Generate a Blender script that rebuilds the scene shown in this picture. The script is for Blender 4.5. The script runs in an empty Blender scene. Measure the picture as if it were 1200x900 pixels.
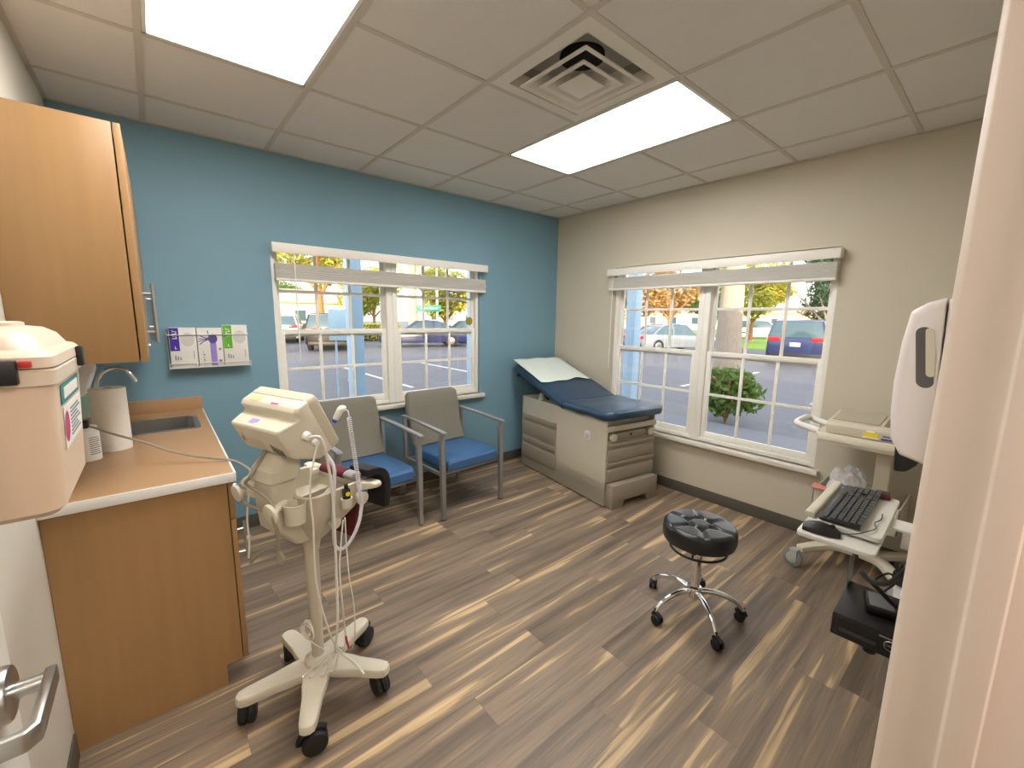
import bpy, bmesh, math, random
from math import sin, cos, pi, radians as RD
from mathutils import Vector, Matrix, Euler, noise

random.seed(7)
scene = bpy.context.scene
COL = scene.collection
V = Vector

# ------------------------------------------------------------------ helpers
ROOTM = {}


def rrect(w, d, r, n=5):
    """rounded rectangle, half sizes w,d"""
    r = min(r, w * .999, d * .999)
    pts = []
    for (cx, cy, a0) in ((w - r, d - r, 0), (-w + r, d - r, 90), (-w + r, -d + r, 180), (w - r, -d + r, 270)):
        for k in range(n + 1):
            a = RD(a0 + 90 * k / n)
            pts.append((cx + r * cos(a), cy + r * sin(a)))
    return pts


def catmull(pts, sub=6, closed=False):
    P = [V(p) for p in pts]
    n = len(P)
    if n < 3:
        return P
    out = []
    rng = range(n if closed else n - 1)
    for i in rng:
        p0 = P[(i - 1) % n] if closed or i > 0 else P[0]
        p1, p2 = P[i], P[(i + 1) % n]
        p3 = P[(i + 2) % n] if closed or i + 2 < n else P[-1]
        for k in range(sub):
            t = k / sub
            out.append(.5 * ((2 * p1) + (p2 - p0) * t + (2 * p0 - 5 * p1 + 4 * p2 - p3) * t * t + (3 * p1 - p0 - 3 * p2 + p3) * t ** 3))
    if not closed:
        out.append(P[-1])
    return out


class MB:
    def __init__(s):
        s.bm = bmesh.new()
        s.mi = 0

    def put(s, t, M=None):
        if M is not None:
            t.transform(M)
        for f in t.faces:
            f.material_index = s.mi
        me = bpy.data.meshes.new('tmp')
        t.to_mesh(me)
        t.free()
        s.bm.from_mesh(me)
        bpy.data.meshes.remove(me)
        return s

    def raw(s, verts, faces, M=None, bev=0, seg=2, ang=30):
        t = bmesh.new()
        vs = [t.verts.new(v) for v in verts]
        for f in faces:
            try:
                t.faces.new([vs[i] for i in f])
            except ValueError:
                pass
        bmesh.ops.recalc_face_normals(t, faces=t.faces)
        if bev:
            es = [e for e in t.edges if len(e.link_faces) == 2 and e.calc_face_angle(0) > RD(ang)]
            bmesh.ops.bevel(t, geom=es, offset=bev, segments=seg, profile=.5, affect='EDGES', clamp_overlap=True)
        return s.put(t, M)

    def box(s, c, d, bev=0, seg=2, rot=None, M=None):
        x, y, z = [k / 2 for k in d]
        v = [(-x, -y, -z), (x, -y, -z), (x, y, -z), (-x, y, -z), (-x, -y, z), (x, -y, z), (x, y, z), (-x, y, z)]
        f = [(0, 3, 2, 1), (4, 5, 6, 7), (0, 1, 5, 4), (1, 2, 6, 5), (2, 3, 7, 6), (3, 0, 4, 7)]
        T = Matrix.Translation(c)
        if rot is not None:
            T = T @ Euler(rot).to_matrix().to_4x4()
        if M is not None:
            T = M @ T
        return s.raw(v, f, T, bev, seg)

    def bb(s, x0, x1, y0, y1, z0, z1, bev=0, seg=2, M=None):
        return s.box(((x0 + x1) / 2, (y0 + y1) / 2, (z0 + z1) / 2), (abs(x1 - x0), abs(y1 - y0), abs(z1 - z0)), bev, seg, None, M)

    def loft(s, rings, cap=True, closed=False, M=None, bev=0):
        n = len(rings[0])
        v = [p for r in rings for p in r]
        f = []
        m = len(rings)
        for i in range(m - 1 + (1 if closed else 0)):
            a, b = i * n, ((i + 1) % m) * n
            for k in range(n):
                f.append((a + k, a + (k + 1) % n, b + (k + 1) % n, b + k))
        if cap and not closed:
            f.append(tuple(range(n))[::-1])
            f.append(tuple(range((m - 1) * n, m * n)))
        return s.raw(v, f, M, bev)

    def prism(s, poly, a, b, axis='z', bev=0, seg=2, M=None):
        if axis == 'z':
            fn = lambda p, h: (p[0], p[1], h)
        elif axis == 'x':
            fn = lambda p, h: (h, p[0], p[1])
        else:
            fn = lambda p, h: (p[0], h, p[1])
        n = len(poly)
        v = [fn(p, a) for p in poly] + [fn(p, b) for p in poly]
        f = [tuple(range(n)), tuple(range(2 * n - 1, n - 1, -1))] + [(k, (k + 1) % n, n + (k + 1) % n, n + k) for k in range(n)]
        return s.raw(v, f, M, bev, seg)

    def cyl(s, a, b, r0, r1=None, n=24, bev=0, M=None):
        r1 = r0 if r1 is None else r1
        a, b = V(a), V(b)
        q = (b - a).to_track_quat('Z', 'Y').to_matrix().to_4x4()
        L = (b - a).length
        ra = [(r0 * cos(2 * pi * k / n), r0 * sin(2 * pi * k / n), 0) for k in range(n)]
        rb = [(r1 * cos(2 * pi * k / n), r1 * sin(2 * pi * k / n), L) for k in range(n)]
        T = Matrix.Translation(a) @ q
        if M is not None:
            T = M @ T
        return s.loft([ra, rb], M=T, bev=bev)

    def lathe(s, prof, c=(0, 0, 0), n=32, cap=True, M=None):
        rings = [[(max(r, 1e-4) * cos(2 * pi * k / n), max(r, 1e-4) * sin(2 * pi * k / n), z) for k in range(n)] for r, z in prof]
        T = Matrix.Translation(c)
        if M is not None:
            T = M @ T
        return s.loft(rings, cap=cap, M=T)

    def ball(s, c, r, n=16, M=None):
        t = bmesh.new()
        bmesh.ops.create_uvsphere(t, u_segments=n, v_segments=max(6, n // 2), radius=1)
        r = (r, r, r) if not hasattr(r, '__len__') else r
        T = Matrix.Translation(c) @ Matrix.Diagonal((*r, 1))
        return s.put(t, T if M is None else M @ T)

    def tube(s, pts, r, n=8, sub=6, closed=False, straight=False):
        P = [V(p) for p in pts] if straight else catmull(pts, sub, closed)
        m = len(P)
        rr = r if callable(r) else (lambda t: r)
        rings = []
        up = None
        for i in range(m):
            if closed:
                tg = P[(i + 1) % m] - P[(i - 1) % m]
            else:
                tg = P[min(i + 1, m - 1)] - P[max(i - 1, 0)]
            if tg.length < 1e-9:
                tg = V((0, 0, 1))
            tg.normalize()
            if up is None:
                up = tg.orthogonal().normalized()
            up = (up - tg * up.dot(tg))
            if up.length < 1e-6:
                up = tg.orthogonal()
            up.normalize()
            sd = tg.cross(up)
            R = rr(i / max(1, m - 1))
            rings.append([P[i] + up * (R * cos(2 * pi * k / n)) + sd * (R * sin(2 * pi * k / n)) for k in range(n)])
        return s.loft(rings, cap=not closed, closed=closed)

    def build(s, name, mats, parent=None, world=False, smooth=32, kind=None, label=None):
        bm = s.bm
        if world and parent is not None:
            bm.transform(ROOTM[parent.name].inverted())
        bmesh.ops.recalc_face_normals(bm, faces=bm.faces) if smooth is not None and smooth >= 0 else None
        th = RD(abs(smooth) if smooth is not None else 0)
        if smooth:
            for f in bm.faces:
                f.smooth = True
            for e in bm.edges:
                if len(e.link_faces) == 2 and e.calc_face_angle(0) > th:
                    e.smooth = False
        me = bpy.data.meshes.new(name)
        bm.to_mesh(me)
        bm.free()
        for m in (mats if isinstance(mats, (list, tuple)) else [mats]):
            me.materials.append(m)
        o = bpy.data.objects.new(name, me)
        COL.objects.link(o)
        if parent is not None:
            o.parent = parent
            ROOTM[o.name] = ROOTM.get(parent.name, Matrix.Identity(4))
        else:
            ROOTM[o.name] = Matrix.Identity(4)
        if kind:
            o['kind'] = kind
        if label:
            o['label'] = label
        return o


def tag(o, label, cat, group=None):
    o['label'] = label
    o['category'] = cat
    if group:
        o['group'] = group
    return o


def thing(name, label, cat, loc=(0, 0, 0), rz=0, group=None):
    o = bpy.data.objects.new(name, None)
    o.empty_display_size = .1
    COL.objects.link(o)
    o.location = loc
    o.rotation_euler = (0, 0, rz)
    ROOTM[o.name] = Matrix.Translation(loc) @ Matrix.Rotation(rz, 4, 'Z')
    return tag(o, label, cat, group)


def struct_root(name, loc=(0, 0, 0), rz=0):
    o = bpy.data.objects.new(name, None)
    COL.objects.link(o)
    o.location = loc
    o.rotation_euler = (0, 0, rz)
    ROOTM[o.name] = Matrix.Translation(loc) @ Matrix.Rotation(rz, 4, 'Z')
    o['kind'] = 'structure'
    return o


def copy_thing(root, loc, rz, label):
    r = root.copy()
    COL.objects.link(r)
    r.location = loc
    r.rotation_euler = (0, 0, rz)
    r['label'] = label
    for ch in list(root.children):
        c = ch.copy()
        COL.objects.link(c)
        c.parent = r
        for g in list(ch.children):
            d = g.copy()
            COL.objects.link(d)
            d.parent = c
    return r


# ------------------------------------------------------------------ materials
def srgb(r, g, b):
    f = lambda c: (c / 255) / 12.92 if c / 255 <= .04045 else ((c / 255 + .055) / 1.055) ** 2.4
    return (f(r), f(g), f(b), 1)


def mat(name, rgb, rough=.5, metal=0, var=.06, vs=6, bump=0, bs=120, stretch=(1, 1, 1), spec=.5, coat=0, sheen=0):
    m = bpy.data.materials.new(name)
    m.use_nodes = True
    nt = m.node_tree
    b = nt.nodes['Principled BSDF']
    b.inputs['Roughness'].default_value = rough
    b.inputs['Metallic'].default_value = metal
    b.inputs['Specular IOR Level'].default_value = spec
    b.inputs['Coat Weight'].default_value = coat
    b.inputs['Sheen Weight'].default_value = sheen
    tc = nt.nodes.new('ShaderNodeTexCoord')
    mp = nt.nodes.new('ShaderNodeMapping')
    mp.inputs['Scale'].default_value = stretch
    nt.links.new(tc.outputs['Object'], mp.inputs[0])
    nz = nt.nodes.new('ShaderNodeTexNoise')
    nz.inputs['Scale'].default_value = vs
    nz.inputs['Detail'].default_value = 4
    nt.links.new(mp.outputs[0], nz.inputs['Vector'])
    mx = nt.nodes.new('ShaderNodeMix')
    mx.data_type = 'RGBA'
    c = srgb(*rgb)
    mx.inputs[6].default_value = (c[0] * (1 - var), c[1] * (1 - var), c[2] * (1 - var), 1)
    mx.inputs[7].default_value = (min(1, c[0] * (1 + var)), min(1, c[1] * (1 + var)), min(1, c[2] * (1 + var)), 1)
    nt.links.new(nz.outputs['Fac'], mx.inputs[0])
    nt.links.new(mx.outputs[2], b.inputs['Base Color'])
    if bump:
        n2 = nt.nodes.new('ShaderNodeTexNoise')
        n2.inputs['Scale'].default_value = bs
        n2.inputs['Detail'].default_value = 3
        nt.links.new(mp.outputs[0], n2.inputs['Vector'])
        bp = nt.nodes.new('ShaderNodeBump')
        bp.inputs['Strength'].default_value = bump
        bp.inputs['Distance'].default_value = .002
        nt.links.new(n2.outputs['Fac'], bp.inputs['Height'])
        nt.links.new(bp.outputs[0], b.inputs['Normal'])
    return m


def wood_mat(name, rgb, rough=.38, axis='z'):
    st = {'z': (14, 14, .9), 'x': (.9, 14, 14), 'y': (14, .9, 14)}[axis]
    return mat(name, rgb, rough, var=.13, vs=2.2, stretch=st, bump=.02, bs=40)


def glass_mat(name, tint=(1, 1, 1), refl=.05):
    m = bpy.data.materials.new(name)
    m.use_nodes = True
    nt = m.node_tree
    nt.nodes.clear()
    out = nt.nodes.new('ShaderNodeOutputMaterial')
    tr = nt.nodes.new('ShaderNodeBsdfTransparent')
    tr.inputs[0].default_value = (*tint, 1)
    gl = nt.nodes.new('ShaderNodeBsdfGlossy')
    gl.inputs['Roughness'].default_value = .02
    fr = nt.nodes.new('ShaderNodeFresnel')
    fr.inputs['IOR'].default_value = 1.45
    nz = nt.nodes.new('ShaderNodeTexNoise')
    nz.inputs['Scale'].default_value = 3
    mt = nt.nodes.new('ShaderNodeMath')
    mt.operation = 'MULTIPLY'
    mt.inputs[1].default_value = 1.0
    nt.links.new(fr.outputs[0], mt.inputs[0])
    mix = nt.nodes.new('ShaderNodeMixShader')
    nt.links.new(mt.outputs[0], mix.inputs[0])
    nt.links.new(tr.outputs[0], mix.inputs[1])
    nt.links.new(gl.outputs[0], mix.inputs[2])
    nt.links.new(mix.outputs[0], out.inputs[0])
    return m


def clear_plastic(name, rgb, alpha=.35, rough=.12):
    m = mat(name, rgb, rough, var=.05)
    m.node_tree.nodes['Principled BSDF'].inputs['Alpha'].default_value = alpha
    return m


def leaf_mat(name, rgb, var=.35, trans=.35):
    m = mat(name, rgb, .6, var=var, vs=1.4)
    nt = m.node_tree
    b = nt.nodes['Principled BSDF']
    out = [n for n in nt.nodes if n.type == 'OUTPUT_MATERIAL'][0]
    t = nt.nodes.new('ShaderNodeBsdfTranslucent')
    t.inputs[0].default_value = srgb(*rgb)
    mx = nt.nodes.new('ShaderNodeMixShader')
    mx.inputs[0].default_value = trans
    nt.links.new(b.outputs[0], mx.inputs[1])
    nt.links.new(t.outputs[0], mx.inputs[2])
    nt.links.new(mx.outputs[0], out.inputs[0])
    return m


def floor_mat():
    m = bpy.data.materials.new('vinyl_plank')
    m.use_nodes = True
    nt = m.node_tree
    N, L = nt.nodes, nt.links
    b = N['Principled BSDF']
    tc = N.new('ShaderNodeTexCoord')
    sep = N.new('ShaderNodeSeparateXYZ')
    L.new(tc.outputs['Object'], sep.inputs[0])

    def mth(op, a, bb=None, c=None):
        n = N.new('ShaderNodeMath')
        n.operation = op
        for i, k in enumerate((a, bb, c)):
            if k is None:
                continue
            if isinstance(k, (int, float)):
                n.inputs[i].default_value = k
            else:
                L.new(k, n.inputs[i])
        return n.outputs[0]
    PW, PL = .152, 1.1
    ry = mth('DIVIDE', sep.outputs['Y'], PW)
    row = mth('FLOOR', ry)
    wn = N.new('ShaderNodeTexWhiteNoise')
    wn.noise_dimensions = '1D'
    L.new(row, wn.inputs['W'])
    rx = mth('ADD', mth('DIVIDE', sep.outputs['X'], PL), mth('MULTIPLY', wn.outputs['Value'], 7.3))
    colm = mth('FLOOR', rx)
    cmb = N.new('ShaderNodeCombineXYZ')
    L.new(row, cmb.inputs[0])
    L.new(colm, cmb.inputs[1])
    w2 = N.new('ShaderNodeTexWhiteNoise')
    w2.noise_dimensions = '2D'
    L.new(cmb.outputs[0], w2.inputs['Vector'])
    rnd = w2.outputs['Value']
    # grain coordinates
    gv = N.new('ShaderNodeCombineXYZ')
    L.new(mth('ADD', mth('MULTIPLY', sep.outputs['X'], .6), mth('MULTIPLY', rnd, 53.0)), gv.inputs[0])
    L.new(mth('MULTIPLY', sep.outputs['Y'], 10.5), gv.inputs[1])
    L.new(mth('MULTIPLY', rnd, 31.0), gv.inputs[2])
    n1 = N.new('ShaderNodeTexNoise')
    n1.inputs['Scale'].default_value = 1.5
    n1.inputs['Detail'].default_value = 3.0
    n1.inputs['Roughness'].default_value = .45
    n1.inputs['Distortion'].default_value = .55
    L.new(gv.outputs[0], n1.inputs['Vector'])
    gv2 = N.new('ShaderNodeCombineXYZ')
    L.new(mth('ADD', mth('MULTIPLY', sep.outputs['X'], 3.0), mth('MULTIPLY', rnd, 91.0)), gv2.inputs[0])
    L.new(mth('MULTIPLY', sep.outputs['Y'], 70.0), gv2.inputs[1])
    n2 = N.new('ShaderNodeTexNoise')
    n2.inputs['Scale'].default_value = 1.6
    n2.inputs['Detail'].default_value = 5
    L.new(gv2.outputs[0], n2.inputs['Vector'])
    ramp = N.new('ShaderNodeValToRGB')
    e = ramp.color_ramp.elements
    e[0].position = .22
    e[0].color = srgb(98, 86, 74)
    e[1].position = .80
    e[1].color = srgb(226, 200, 158)
    for pos, c in ((.38, (122, 107, 92)), (.50, (142, 125, 107)), (.585, (150, 130, 108)), (.612, (176, 150, 116)), (.632, (202, 174, 134)), (.70, (210, 182, 142))):
        k = e.new(pos)
        k.color = srgb(*c)
    L.new(n1.outputs['Fac'], ramp.inputs[0])
    # plank tone
    mx = N.new('ShaderNodeMix')
    mx.data_type = 'RGBA'
    mx.blend_type = 'MULTIPLY'
    mx.inputs[0].default_value = 1
    L.new(ramp.outputs[0], mx.inputs[6])
    tone = mth('ADD', mth('MULTIPLY', w2.outputs['Value'], .32), .70)
    tone = mth('MULTIPLY', tone, mth('ADD', mth('MULTIPLY', n2.outputs['Fac'], .8), .6))
    # seams
    fy = mth('FRACT', ry)
    fx = mth('FRACT', rx)
    sy = mth('MINIMUM', fy, mth('SUBTRACT', 1.0, fy))
    sx = mth('MINIMUM', fx, mth('SUBTRACT', 1.0, fx))
    seam = mth('MINIMUM', mth('DIVIDE', sy, .012), mth('DIVIDE', sx, .0016))
    seam = mth('MINIMUM', seam, 1.0)
    tone = mth('MULTIPLY', tone, mth('ADD', mth('MULTIPLY', seam, .3), .7))
    tr = N.new('ShaderNodeCombineColor')
    for i in range(3):
        L.new(tone, tr.inputs[i])
    L.new(tr.outputs[0], mx.inputs[7])
    L.new(mx.outputs[2], b.inputs['Base Color'])
    b.inputs['Roughness'].default_value = .42
    b.inputs['Specular IOR Level'].default_value = .4
    bp = N.new('ShaderNodeBump')
    bp.inputs['Strength'].default_value = .12
    bp.inputs['Distance'].default_value = .001
    L.new(n2.outputs['Fac'], bp.inputs['Height'])
    L.new(bp.outputs[0], b.inputs['Normal'])
    return m


def emit_mat(name, rgb, strength):
    """fluorescent troffer lens: brighter under the tubes, dimmer at the ends"""
    m = bpy.data.materials.new(name)
    m.use_nodes = True
    nt = m.node_tree
    nt.nodes.clear()
    out = nt.nodes.new('ShaderNodeOutputMaterial')
    em = nt.nodes.new('ShaderNodeEmission')
    em.inputs[0].default_value = (*rgb, 1)
    tc = nt.nodes.new('ShaderNodeTexCoord')
    nz = nt.nodes.new('ShaderNodeTexNoise')
    nz.inputs['Scale'].default_value = 1.5
    nt.links.new(tc.outputs['Object'], nz.inputs['Vector'])
    mr = nt.nodes.new('ShaderNodeMapRange')
    mr.inputs[3].default_value = strength * .85
    mr.inputs[4].default_value = strength * 1.15
    nt.links.new(nz.outputs['Fac'], mr.inputs[0])
    nt.links.new(mr.outputs[0], em.inputs[1])
    nt.links.new(em.outputs[0], out.inputs[0])
    return m


def asphalt_mat():
    m = mat('asphalt', (88, 90, 98), .6, var=.18, vs=2.5, bump=.3, bs=90)
    return m


m_floor = floor_mat()
m_tile = mat('ceiling_tile', (223, 219, 213), .9, var=.025, vs=40, bump=.25, bs=260)
m_tbar = mat('ceiling_grid_metal', (202, 195, 182), .6, var=.02)
m_blue = mat('blue_paint', (118, 156, 172), .6, var=.02, vs=3, bump=.06, bs=220)
m_beige = mat('beige_paint', (202, 193, 174), .6, var=.02, vs=3, bump=.06, bs=220)
m_light = mat('cream_paint', (216, 210, 197), .6, var=.02, vs=3, bump=.05, bs=220)
m_base = mat('vinyl_baseboard', (88, 84, 76), .45, var=.05)
m_frame = mat('door_frame_paint', (224, 209, 196), .38, var=.02, vs=4)
m_door = mat('door_paint', (226, 222, 212), .4, var=.02)
m_dark = mat('dark_plenum', (30, 30, 32), .9)
m_wood = wood_mat('maple_laminate', (164, 127, 84))
m_counter = mat('counter_laminate', (172, 136, 98), .36, var=.06, vs=60)
m_edge = mat('white_edge_band', (232, 230, 224), .35, var=.02)
m_steel = mat('brushed_steel', (190, 190, 188), .28, metal=1, var=.05, vs=30)
m_chrome = mat('chrome', (235, 235, 238), .07, metal=1, var=.01)
m_chairm = mat('silver_powder_coat', (160, 160, 158), .38, metal=.55, var=.03)
m_vinylblue = mat('blue_vinyl', (58, 98, 142), .42, var=.06, vs=8, bump=.08, bs=60)
m_fabric = mat('grey_weave_fabric', (120, 116, 103), .85, var=.16, vs=26, stretch=(6, 6, .7), bump=.35, bs=140, sheen=.2)
m_navy = mat('navy_vinyl', (40, 66, 90), .36, var=.08, vs=5, bump=.1, bs=14)
m_paper = mat('exam_paper', (222, 232, 224), .7, var=.03, vs=4, bump=.5, bs=9)
m_tblwhite = mat('table_cream_enamel', (205, 198, 180), .4, var=.02)
m_tbltaupe = mat('table_taupe_plastic', (156, 146, 130), .45, var=.04)
m_cream = mat('cream_plastic', (213, 206, 187), .42, var=.03)
m_cream2 = mat('ivory_plastic', (200, 192, 172), .45, var=.03)
m_white = mat('white_plastic', (236, 234, 228), .35, var=.02)
m_disp = mat('dispenser_plastic', (234, 227, 226), .3, var=.015)
m_pink = mat('beige_bin_plastic', (222, 197, 172), .4, var=.02)
m_pinklid = mat('beige_lid_plastic', (226, 207, 186), .34, var=.02)
m_black = mat('black_plastic', (22, 22, 24), .4, var=.1)
m_rubber = mat('black_rubber', (26, 26, 27), .6, var=.1)
m_leather = mat('black_leather', (30, 31, 33), .33, var=.15, vs=20, bump=.25, bs=160, coat=.15)
m_greyw = mat('grey_wheel', (132, 134, 130), .5, var=.05)
m_teal = mat('teal_print', (40, 130, 130), .5)
m_label = mat('label_paper', (235, 232, 226), .6, var=.02)
m_magenta = mat('magenta_print', (190, 60, 110), .5)
m_ink = mat('grey_ink', (128, 128, 134), .6)
m_purple = mat('purple_print', (64, 40, 150), .5)
m_lilac = mat('lilac_print', (150, 130, 200), .5, var=.15, vs=60)
m_green = mat('green_print', (96, 180, 40), .5)
m_boxw = mat('carton_white', (226, 224, 218), .55, var=.03)
m_wire = mat('white_wire', (222, 222, 218), .35)
m_tan = mat('tan_sticker', (222, 190, 128), .6)
m_violet = mat('violet_sticker', (160, 140, 205), .6)
m_yellow = mat('yellow_sticker', (240, 214, 30), .5)
m_red = mat('red_plastic', (200, 40, 50), .45)
m_redpaper = mat('salmon_paper', (214, 130, 116), .6)
m_cable = mat('white_cable', (225, 222, 212), .45)
m_gcable = mat('grey_cable', (150, 142, 126), .5)
m_maroon = mat('maroon_nylon', (92, 20, 30), .7, var=.15, vs=60)
m_nylon = mat('black_nylon', (18, 18, 22), .75, var=.2, vs=60)
m_towel = mat('paper_towel', (228, 224, 214), .85, var=.03, vs=40, bump=.4, bs=120)
m_card = mat('cardboard', (150, 116, 82), .8)
m_blind = mat('white_blind', (236, 232, 222), .45, var=.02)
m_winw = mat('white_vinyl_window', (238, 235, 226), .4, var=.02)
m_marble = mat('cultured_marble', (222, 216, 204), .3, var=.08, vs=12)
m_glass = glass_mat('window_glass')
m_key = mat('black_keys', (52, 57, 64), .3, var=.1)  # black keys, base colour lightened and blued to imitate the window's reflection
m_kb = mat('keyboard_case', (20, 20, 22), .4)
m_tray = mat('grey_tray', (208, 206, 198), .4, var=.03)
m_palm = mat('palm_rest', (196, 190, 172), .6)
m_navyplug = mat('blue_plastic', (50, 80, 190), .4)
m_bag = clear_plastic('clear_bag', (240, 240, 242), .6, .12)
m_soap = clear_plastic('pale_green_soap', (190, 224, 204), .75, .2)
m_lens = emit_mat('troffer_lens', (1.0, .972, .94), 8.2)
m_vent = mat('vent_enamel', (226, 221, 210), .45, var=.02)
m_hallfloor = m_floor

# ------------------------------------------------------------------ camera
cam = bpy.data.cameras.new('camera')
cam.sensor_fit = 'HORIZONTAL'
cam.sensor_width = 36
cam.lens = 493.447 * 36 / 1200
cam.clip_start = .01
cam.clip_end = 400
co = bpy.data.objects.new('camera', cam)
COL.objects.link(co)
co.location = (-3.42733, -3.33273, 1.50057)
co.rotation_euler = (1.41439066, -.01417527, -.69718312)
scene.camera = co

# ------------------------------------------------------------------ room shell
CZ = 2.5625
XL, YF = -3.765, -3.30          # left wall face, front wall face
b = MB()
b.bb(-5.2, .15, -5.3, .15, -.1, 0)
b.build('floor', m_floor, kind='structure')


def wall_with_hole(name, m, axis, a0, a1, z0, z1, h, thick0, thick1, extra=None):
    b = MB()
    (h0, h1, hz0, hz1) = h
    for (p0, p1, q0, q1) in ((a0, h0, z0, z1), (h1, a1, z0, z1), (h0, h1, z0, hz0), (h0, h1, hz1, z1)):
        if q1 - q0 < 1e-6 or p1 - p0 < 1e-6:
            continue
        if axis == 'x':
            b.bb(p0, p1, thick0, thick1, q0, q1)
        else:
            b.bb(thick0, thick1, p0, p1, q0, q1)
    return b.build(name, m, kind='structure')


W1 = (-2.79, -1.045, .765, 1.985)
W2 = (-2.54, -.785, .49, 1.985)
wall_with_hole('wall_back', m_blue, 'x', -5.2, .15, 0, 3.0, W1, 0, .13)
wall_with_hole('wall_right', m_beige, 'y', -5.3, 0, 0, 3.0, W2, 0, .13)
b = MB()
b.bb(-3.87, XL, YF - .02, 0, 0, 3.0)
b.build('wall_left', m_light, kind='structure')
DX0, DX1 = -3.66, -2.80
b = MB()
b.bb(-5.2, DX0 - .02, YF - .12, YF, 0, 3.0)
b.bb(DX1 + .02, 0, YF - .12, YF, 0, 3.0)
b.bb(DX0 - .02, DX1 + .02, YF - .12, YF, 2.12, 3.0)
b.build('wall_front', m_beige, kind='structure')
b = MB()
b.bb(-5.2, 0, -5.3, -5.2, 0, 3.0)
b.bb(-5.3, -5.2, -5.3, .15, 0, 3.0)
b.build('wall_hall', m_light, kind='structure')
b = MB()
b.bb(-14, .5, -14, .5, 3.0, 3.4)
b.build('roof', m_light, kind='structure')  # unseen slab, extended far past the room to block the low sun
b = MB()
b.bb(0, .13, -14, -5.3, -.15, 3.0)
b.bb(-14, -5.3, 0, .13, -.15, 3.0)
b.bb(-14.1, -14, -14, .13, -.15, 3.0)
b.bb(-14, .13, -14.1, -14, -.15, 3.0)
b.build('wall_sunblock', m_light, kind='structure')  # unseen walls, added so low sun cannot pass under the slab

# ceiling tiles and T-bar grid
GX, GY, G = -3.38152, -.398, .6096
skip = {(0, 1), (0, 2), (3, 1), (3, 2), (2, 2)}
tb = MB()
xs = [XL] + [GX + G * k for k in range(6)] + [0]
ys = [0] + [GY - G * k for k in range(5)] + [YF]
for i in range(len(xs) - 1):
    for j in range(len(ys) - 1):
        if (i - 1, j - 1 + 0) in {(a, bb_ - 0) for a, bb_ in skip}:
            continue
        tb.bb(xs[i] + .004, xs[i + 1] - .004, ys[j + 1] + .004, ys[j] - .004, CZ + .004, CZ + .018)
tb.bb(-5.2, 0, -5.2, YF, CZ, CZ + .02)
ceil = tb.build('ceiling', m_tile, kind='structure')
g = MB()
for x in xs[1:-1]:
    g.bb(x - .012, x + .012, YF, 0, CZ - .001, CZ + .004)
for y in ys[1:-1]:
    gap = [(GX + .002, GX + G - .002), (GX + 3 * G + .002, GX + 4 * G - .002)] if abs(y - (GY - 2 * G)) < .01 else []
    q = XL
    for (a_, e_) in gap:
        g.bb(q, a_, y - .012, y + .012, CZ, CZ + .0045)
        q = e_
    g.bb(q, 0, y - .012, y + .012, CZ, CZ + .0045)
g.bb(XL, XL + .02, YF, 0, CZ, CZ + .004)
g.bb(-.02, 0, YF, 0, CZ, CZ + .004)
g.bb(XL, 0, -.02, 0, CZ, CZ + .004)
g.bb(XL, 0, YF, YF + .02, CZ, CZ + .004)
g.build('ceiling_grid', m_tbar, ceil)

# baseboards
b = MB()
b.bb(XL, 0, -.008, 0, 0, .092, .002)
b.build('baseboard_back', m_base, kind='structure')
b = MB()
b.bb(-.008, 0, YF, -.008, 0, .092, .002)
b.build('baseboard_right', m_base, kind='structure')
b = MB()
b.bb(XL, XL + .008, YF, -1.46, 0, .092, .002)
b.build('baseboard_left', m_base, kind='structure')
b = MB()
b.bb(DX1 + .06, -.008, YF, YF + .008, 0, .092, .002)
b.build('baseboard_front', m_base, kind='structure')

# door frame: casing, rabbet and stop profile on both sides, head above
b = MB()
for sgn, xf in ((1, DX1), (-1, DX0)):
    S = lambda p: [((xf + sgn * q[0]), q[1]) for q in p]
    prof = [(0, YF + .010), (.004, YF + .0155), (.045, YF + .016), (.05, YF + .012), (.05, YF), (.02, YF), (.02, YF - .12), (.05, YF - .12), (.05, YF - .136),
            (0, YF - .136), (0, YF - .062), (-.016, YF - .060), (-.016, YF - .036), (0, YF - .034)]
    b.prism(S(prof), 0, 2.12, 'z', .0015, 2)
b.bb(DX0 - .05, DX1 + .05, YF, YF + .016, 2.1, 2.15, .002)
b.bb(DX0 - .05, DX1 + .05, YF - .136, YF - .12, 2.1, 2.15, .002)
b.bb(DX0, DX1, YF - .12, YF, 2.1, 2.12)
b.build('trim_1', m_frame, kind='structure')

# open door along the left wall with lever
d = struct_root('door_1')
b = MB()
b.bb(-3.668, -3.624, YF + .005, -2.492, .01, 2.09, .002)
b.build('door_leaf', m_door, d, kind='structure')
hz, hy = 1.012, -2.556
b = MB()
b.cyl((-3.624, hy, hz), (-3.612, hy, hz), .036, .034, 32, .002)
ro = b.build('lever_rose', m_steel, d, label='brushed steel round rose of the door lever')
b = MB()
b.cyl((-3.612, hy, hz), (-3.578, hy, hz), .0105, .0105, 20)
hw_, t_ = .0125, .006
path = [(-3.584, hy + .012), (-3.572, hy + .012), (-3.572, hy - .098), (-3.584, hy - .11), (-3.612, hy - .11), (-3.612, hy - .099), (-3.588, hy - .098), (-3.584, hy - .092)]
b.prism(path, hz - hw_, hz + hw_, 'z', .003, 2)
b.build('lever_handle', m_steel, d, label='brushed steel lever handle')

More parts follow.
